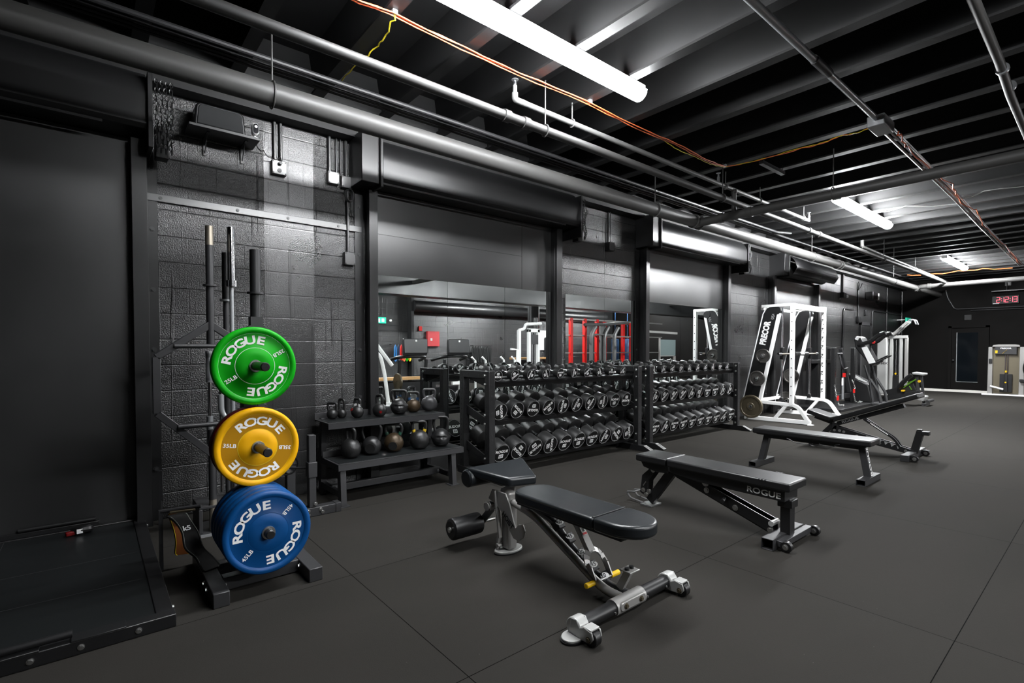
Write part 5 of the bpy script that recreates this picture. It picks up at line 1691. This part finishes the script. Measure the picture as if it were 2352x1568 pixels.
for s in (-.10, .14):
    MB().bar((GX + s, 4.16, 1.74), (GX + s, 3.82, 2.10), .07, .07, (1, 0, 0)).build('pulley_arm', 'silver', t, .006)
    MB().tube([(GX + s, 3.84, 2.08), (GX + s, 3.78, 2.16), (GX + s, 3.68, 2.15), (GX + s, 3.64, 2.02)], .018, 8, fil=.05).build('arm_handle', 'galv', t)
MB().cyl((GX - .2, 3.95, 1.96), (GX + .2, 3.95, 1.96), .02, n=10).cyl((GX - .12, 4.1, 1.80), (GX + .2, 4.1, 1.80), .04, n=14).build('arm_pivot', 'galv', t)
MB().obox((GX - .1, 4.22, 1.80), (.16, .14, .03), (R(20), 0, 0)).build('head_pad', 'print', t)
MB().tube([(GX - .3, 4.5, .04), (GX - .3, 3.7, .04), (GX + .3, 3.7, .04)], .03, 10).build('base_tube', 'silver', t)

# low rowing-type machine in front of the far wall
t = empty('rowing_machine', (15.2, 3.2, 0), 'low black machine with pale grey padded head and green cords behind the slanted bench', 'exercise machine')
MB().bar((15.2, 3.80, .10), (15.2, 3.05, .30), .12, .10, (1, 0, 0)).bar((15.2, 3.7, .22), (15.2, 3.15, .42), .20, .06, (1, 0, 0)).build('rail', 'steel', t, .01)
MB().bar((15.2, 3.08, .20), (15.2, 3.13, .70), .06, .06, (1, 0, 0)).bar((15.2, 2.98, .03), (15.2, 3.04, .72), .05, .05, (1, 0, 0)).build('post', 'steelg', t, .005)
MB().obox((15.2, 3.07, .75), (.40, .22, .05), (R(6), 0, 0)).build('head_pad', 'vinylg', t, .012)
MB().obox((15.2, 3.02, .18), (.34, .16, .12), (R(15), 0, 0)).build('end_block', 'cast', t, .01)
MB().tube([(15.1, 3.12, .62), (15.1, 3.30, .46), (15.1, 3.36, .40)], .012, 8).tube([(15.3, 3.12, .60), (15.25, 3.32, .52), (15.1, 3.2, .36)], .012, 8).build('green_cord', mat('lime_cord', (.10, .26, .015), .4), t)
MB().cyl((14.9, 3.02, .58), (14.93, 3.02, .58), .03, n=12).cut().obox((15.1, 3.36, .33), (.2, .05, .03)).build('yellow_cap', 'cap', t, each=True)
MB().tube([(15.0, 3.45, .40), (15.0, 3.25, .66), (15.0, 3.18, .72)], .05, 10).build('shoulder_pad', 'vinyl', t)
MB().box(14.95, 15.5, 2.92, 2.98, 0, .06).box(15.0, 15.5, 3.78, 3.84, 0, .06).cyl((14.9, 2.86, .12), (15.4, 2.86, .12), .035, n=12).build('base_tube', 'steelg', t, .004)

# bronze-panelled weight machine by the far wall, at the right edge
PX = 20.3
t = empty('selectorised_machine', (PX, 2.1, 0), 'bronze-panelled weight-stack machine against the far wall at the right edge', 'exercise machine')
for y in (2.455, 1.80): MB().prism([(y - .055, 0), (y + .055, 0), (y + .045, 1.40), (y - .045, 1.40)], 'x', PX - .08, PX + .08).build('column', 'silver', t, .01)
MB().box(PX + .02, PX + .04, 1.84, 2.41, .05, 1.40).build('rear_shroud', 'gold', t)
MB().prism([(1.83, 1.40), (2.42, 1.40), (2.40, 1.455), (2.28, 1.475), (1.95, 1.475), (1.85, 1.455)], 'x', PX - .10, PX + .10).build('top_cap', 'silver', t, .01)
h = MB().box(PX - .09, PX - .06, 1.90, 2.36, 1.18, 1.40).build('header_panel', 'steelg', t, .01)
MB().text('PRECOR', .055, (PX - .092, 2.13, 1.36), (0, -1, 0), (0, 0, 1), 1.1, .03).build('lettering', 'print', h)
MB().bar((PX - .093, 2.20, 1.21), (PX - .093, 2.10, 1.32), .004, .028, (1, 0, 0)).box(PX - .094, PX - .09, 2.30, 2.35, 1.22, 1.30).build('yellow_stripe', 'cap', h)
MB().box(PX - .05, PX + .01, 1.99, 2.25, .10, .62).build('weight_stack', 'steel', t, .004)
MB().prism([(2.16, .10), (2.07, .10), (2.08, .60), (2.12, .68), (2.15, .60)], 'x', PX - .10, PX - .04).build('stack_cover', 'steel', t, .01)
MB().cyl((PX - .07, 2.12, .66), (PX - .07, 2.12, .72), .02, n=10).cyl((PX - .105, 2.12, .38), (PX - .10, 2.12, .38), .02, n=12).build('yellow_pin', 'cap', t)
MB().cyl((PX - .02, 2.14, .6), (PX - .02, 2.14, 1.2), .012, n=8).cut().cyl((PX - .02, 2.09, .6), (PX - .02, 2.09, 1.2), .012, n=8).build('guide_rod', 'chrome', t, each=True)
MB().cyl((PX - .10, 2.44, .26), (PX - .16, 2.16, .18), .028, n=12).build('white_lever', 'white', t)
MB().box(PX - .15, PX - .08, 1.70, 2.62, 0, .04).build('base_rail', 'white', t, .004)
MB().box(PX - .12, PX - .07, 2.41, 2.48, .92, 1.06).build('side_switch', 'steel', t, .01)
MB().sphere((PX - .1, 1.70, .80), .13, (.7, .6, 1.6)).obox((PX - .1, 1.68, .45), (.2, .3, .08)).build('pad', 'vinyl', t, .01)


# ------------------------------------------------------------------ the other side of the hall, seen in the mirrors
d = struct('door_7', MB().box(9.2, 19.8, Y0, Y0 + .03, 2.66, 2.72), 'block')
MB().cyl((9.1, Y0 + .24, 2.93), (20, Y0 + .24, 2.93), .21, n=28).build('hood', 'gloss', d)
MB().box(9.0, 9.1, Y0 + .001, Y0 + .3, 0, 3.3).build('guide_channel', 'steel', d)
top('column', MB().cyl((12.3, -4.2, 0), (12.3, -4.2, ZC), .21, n=36), 'conc', 'round glossy black column on the opposite side, seen in the mirror', 'column', None, (12.3, -4.2, 0))
MB_ = MB()
t = empty('exit_sign', (7.95, Y0, 2.35), 'small green running-person exit sign reflected at the left edge of the first mirror', 'sign')
MB().box(7.72, 8.12, Y0 + .001, Y0 + .05, 2.26, 2.48).build('sign_face', 'sign', t, .004)
MB().obox((7.86, Y0 + .053, 2.36), (.06, .004, .14)).obox((8.0, Y0 + .053, 2.37), (.10, .004, .12)).build('pictogram', 'print', t)
MB().sphere((8.3, Y0 + .05, 2.37), .05).build('strobe', 'print', t)
t = empty('electrical_cabinet', (10.05, Y0, 1.75), 'flat red cabinet on the opposite wall reflected in the first mirrors', 'cabinet')
MB().box(9.78, 10.3, Y0 + .001, Y0 + .12, 1.45, 2.02).build('case', mat('red_cabinet', (.42, .03, .035), .45), t, .006)
MB().box(9.9, 9.98, Y0 + .12, Y0 + .125, 1.66, 1.76).build('plate', 'printg', t)
top('fire_alarm', MB().box(9.45, 9.58, Y0 + .001, Y0 + .06, 2.03, 2.2), 'redp', 'small square red fire alarm on the opposite wall above the red cabinet', 'alarm', None, (9.5, Y0, 2.1), .005)
b = MB().box(5.3, 6.1, Y0 + .001, Y0 + .06, .9, 2.2)
top('wall_frame', b, 'dark', 'dark framed panel on the opposite wall left of the hanging bands', 'panel', None, (5.7, Y0, .9), .01)
for q, (m, lab) in enumerate((('skin_blue', 'blue hanging exercise band, leftmost of the coloured row'), ('purple', 'dark blue hanging exercise band, second of the coloured row'), ('redp', 'red hanging exercise band in the coloured row'),
                              ('orange', 'orange hanging exercise band in the coloured row'), ('green', 'green hanging exercise band in the coloured row'), ('cap', 'yellow hanging exercise band, rightmost of the coloured row'))):
    x = 8.35 + q * .115
    b = MB().tube([(x, -7.2, 1.50), (x - .03, -7.2, 1.40), (x - .035, -7.2, .95), (x, -7.2, .9), (x + .035, -7.2, .95), (x + .03, -7.2, 1.40)], .022, 6, closed=True)
    top('exercise_band', b, m, lab, 'exercise band', 'hanging exercise bands', (x, -7.2, 1.5))
b = MB().bar((8.2, -7.2, 1.52), (9.2, -7.2, 1.52), .03).bar((8.25, -7.45, 1.52), (8.25, -7.2, 1.52), .03).bar((9.15, -7.45, 1.52), (9.15, -7.2, 1.52), .03)
top('band_rail', b, 'steel', 'black rail on the opposite wall carrying the coloured bands', 'rail', None, (8.7, -7.3, 1.5))
for q in range(8):
    x = 11.75 + q * .125
    b = MB().tube([(x, -7.2, 1.46), (x - .03, -7.2, 1.36), (x - .03, -7.2, .85), (x, -7.2, .8), (x + .03, -7.2, .85), (x + .03, -7.2, 1.36)], .028, 6, closed=True)
    top('exercise_band', b, 'dark', 'thick black exercise band from the dark row hanging on the opposite wall', 'exercise band', 'black exercise bands', (x, -7.2, 1.46))
b = MB().bar((11.75, -7.2, 1.48), (12.7, -7.2, 1.48), .03).bar((11.8, -7.45, 1.48), (11.8, -7.2, 1.48), .03)
top('band_rail', b, 'steel', 'black rail on the opposite wall carrying the row of black bands', 'rail', None, (12.2, -7.3, 1.5))


def treadmill(x, y, lab):
    t = empty('treadmill', (x, y, 0), lab, 'treadmill', 'treadmills facing the mirrors')
    MB().prism([(y, .05), (y, .30), (y - .35, .24), (y - 1.9, .18), (y - 1.9, .05)], 'x', x - .42, x + .42).build('deck', 'steel', t, .02)
    for s in (-.40, .40): MB().bar((x + s, y - .12, .25), (x + s, y + .0, 1.05), .09, .07, (1, 0, 0)).build('upright', 'steel', t, .01)
    MB().tube([(x - .5, y - .55, 1.02), (x - .42, y - .05, 1.12), (x, y + .08, 1.14), (x + .42, y - .05, 1.12), (x + .5, y - .55, 1.02)], .045, 10, fil=.15).build('handrail', 'steel', t)
    c = MB().prism([(y + .10, 1.16), (y + .16, 1.24), (y + .14, 1.62), (y + .05, 1.62), (y + .02, 1.18)], 'x', x - .36, x + .36).build('console', 'steelg', t, .02)
    MB().box(x - .025, x + .025, y + .142, y + .165, 1.54, 1.59).build('emblem', 'print', c)
    return t


treadmill(6.75, -2.95, 'left black treadmill of the two reflected in the first mirrors')
treadmill(8.15, -2.95, 'right black treadmill of the two reflected in the first mirrors')

# white plate-loaded machine, white benches
t = empty('leverage_machine', (5.05, -1.7, 0), 'white curved lever machine reflected at the left edge of the first mirror', 'exercise machine')
MB().tube([(5.0, -1.6, 1.52), (5.25, -1.6, 1.2), (5.45, -1.6, .95)], .045, 8, fil=.2).tube([(4.9, -1.6, 1.32), (5.15, -1.6, 1.2), (5.25, -1.6, .8), (5.35, -1.6, .05)], .045, 8, fil=.2).build('frame', 'white', t)
MB().bar((5.0, -1.9, .05), (5.6, -1.3, .05), .07).build('base', 'white', t)
t2 = empty('weight_plate', (5.6, -1.62, .6), 'olive iron plate on the white curved lever machine', 'weight plate')
MB().lathe([(.02, 0), (.2, 0), (.205, .01), (.205, .04), (.2, .05), (.02, .05)], (5.58, -1.62, .55), (1, 0, 0), 32, close=True).build('disc', 'brass', t2)
t = empty('weight_bench', (7.5, -1.55, 0), 'white framed bench with a cross-shaped upright, reflected beside the rack end frame', 'bench')
MB().box(7.3, 7.38, -1.60, -1.52, 0, .75).box(7.1, 7.6, -1.60, -1.52, .42, .50).build('frame', 'white', t, .005)
MB().box(7.40, 7.9, -1.78, -1.60, .50, .58).build('pad', 'vinyl', t, .01)
t = empty('weight_bench', (8.6, -1.8, 0), 'white framed bench with tall hooked uprights, reflected above the nearer dumbbells', 'bench')
for x in (8.0, 8.35, 9.0, 9.4): MB().tube([(x, -1.8, 0), (x, -1.8, 1.02), (x - .12, -1.8, 1.12)], .032, 6).build('upright', 'white', t)
MB().bar((8.0, -1.8, .85), (9.5, -1.8, .88), .06).tube([(9.5, -1.8, .0), (9.5, -1.8, 1.32), (9.25, -1.8, 1.34)], .04, 4).build('crossbar', 'white', t)
MB().box(8.1, 9.3, -2.3, -1.9, .40, .48).build('pad', 'vinyl', t, .01)
for x0, x1, y, z, lab in ((4.4, 7.0, -2.05, .62, 'long varnished wood beam topping a black bench, reflected in the first mirror'), (11.6, 13.4, -4.6, 1.02, 'short varnished wood beam reflected beside the white cable machine')):
    t = empty('wood_topped_bench', ((x0 + x1) / 2, y, 0), lab, 'bench')
    MB().box(x0, x1, y - .12, y + .12, z - .05, z + .02).build('beam', 'wood', t, .006)
    for x in (x0 + .2, x1 - .2): MB().bar((x, y, 0), (x, y, z - .05), .10, .16).build('leg', 'steel', t)
    MB().box(x0 + .1, x1 - .1, y - .02, y + .02, .1, z - .08).build('front_panel', 'steel', t)

# white cable machine
x, y = 11.15, -3.1
t = empty('cable_machine', (x, y, 0), 'white cable machine with weight stack reflected beside the first dark door post', 'exercise machine')
for xx in (x - .48, x - .05, x + .35): MB().box(xx - .05, xx + .05, y - .05, y + .05, 0, 2.0 if xx > x - .3 else 1.95).build('post', 'white', t, .006)
MB().tube([(x - .5, y, 1.95), (x - .25, y, 2.0), (x - .2, y, 2.16), (x + .5, y, 2.2)], .05, 8, fil=.1).box(x - .1, x + .4, y - .05, y + .05, 1.9, 2.02).build('top_beam', 'white', t, .005)
MB().box(x, x + .3, y + .05, y + .08, 1.5, 1.82).build('placard', 'steelg', t, .004)
MB().cyl((x + .1, y, .1), (x + .1, y, 1.9), .012, n=8).cyl((x + .2, y, .1), (x + .2, y, 1.9), .012, n=8).build('guide_rod', 'chrome', t)
MB().box(x, x + .3, y - .08, y + .08, .1, .7).build('weight_stack', 'steel', t, .004)
MB().tube([(x - .1, y + .1, .0), (x - .1, y + .1, .55), (x + .2, y + .15, .72), (x + .5, y + .1, .72)], .045, 8, fil=.15).build('front_leg', 'white', t)
t = empty('water_bottle', (11.9, -2.9, 1.0), 'blue bottle with an orange top reflected beside the white cable machine', 'bottle')
MB().lathe([(0, 0), (.07, 0), (.07, .22), (.05, .27), (0, .27)], (11.9, -2.9, .92), (0, 0, 1), 18).build('body', 'skin_blue', t)
MB().lathe([(0, 0), (.05, 0), (.05, .16), (0, .16)], (11.9, -2.9, 1.20), (0, 0, 1), 16).build('cap', 'orange', t)
b = MB().cyl((11.9, -2.9, 0), (11.9, -2.9, .92), .12, n=18)
top('pedestal', b, 'steel', 'black stand under the reflected blue bottle', 'stand', None, (11.9, -2.9, 0))

# red training rig
t = empty('training_rig', (16, -4, 0), 'large red post training rig reflected in the middle mirrors', 'training rig')
for x, y in ((13.7, -3.6), (14.45, -3.6), (15.15, -3.6), (16.7, -4.5), (17.15, -3.9), (17.7, -3.6), (18.1, -4.2)):
    MB().box(x - .06, x + .06, y - .06, y + .06, 0, 2.5).build('post', 'redp', t, .004)
for y in (-3.6, -4.6): MB().bar((13.4, y, 1.86), (19.4, y, 1.86), .04).bar((13.4, y, 2.46), (19.4, y, 2.46), .06).bar((13.4, y, 1.2), (19.4, y, 1.2), .03).build('crossbar', 'silver', t)
t = empty('functional_trainer', (15.7, -3.3, 0), 'grey twin-pillar functional trainer reflected in front of the red rig', 'exercise machine')
for x in (14.5, 15.25, 15.85): MB().tube([(x, -3.3, 0), (x, -3.3, 1.9), (x + .25, -3.3, 2.2)], .075, 8, fil=.25).build('pillar', 'midg', t)
MB().tube([(14.1, -3.3, 2.25), (15.25, -3.3, 2.30), (16.7, -3.3, 2.42)], .06, 8).bar((14.5, -3.3, 1.9), (15.85, -3.3, 1.9), .06).build('top_arm', 'midg', t)
MB().box(15.08, 15.42, -3.42, -3.36, .2, 2.3).build('centre_shroud', 'midg', t, .01)
for q, x in enumerate((14.2, 18.5, 19.4)):
    top('punching_bag', MB().lathe([(0, 0), (.17, .02), (.18, .1), (.18, 1.0), (.16, 1.06), (0, 1.08)], (x, -5.4, .75), (0, 0, 1), 24).cyl((x, -5.4, 1.8), (x, -5.4, 2.5), .01, n=6).cyl((x, -5.4, 2.4), (x, -5.4, ZJ), .02, n=6), ('steel', 'purple', 'purple')[q],
        ('black hanging heavy bag at the left of the red rig', 'blue hanging heavy bag nearer the middle of the red rig', 'blue hanging heavy bag at the right of the red rig')[q], 'punching bag', 'hanging heavy bags', (x, -5.4, .75))
t = empty('glow_stand_in', (16, Y0, 2), 'white board standing in for a pale glow, reflected behind the grey functional trainer', 'panel')
MB().box(15.5, 17.3, Y0 + .03, Y0 + .06, 1.3, 2.2).build('panel', 'white', t)  # white board put in for the pale glow on the opposite wall
t = empty('grey_panel', (16.6, -1.6, 0), 'grey square board in a pale frame reflected at the left of the farther mirrors', 'board')
MB().box(16.3, 17.3, -1.62, -1.58, 1.1, 1.7).build('board', mat('slate_board', (.10, .13, .13), .5), t)
MB().box(16.26, 16.3, -1.63, -1.57, 0, 1.75).box(16.3, 17.3, -1.63, -1.57, 1.07, 1.1).bar((15.6, -1.6, 1.98), (17.4, -1.6, 1.95), .08).box(17.2, 17.3, -1.63, -1.57, 0, 1.1).build('frame', 'silver', t)
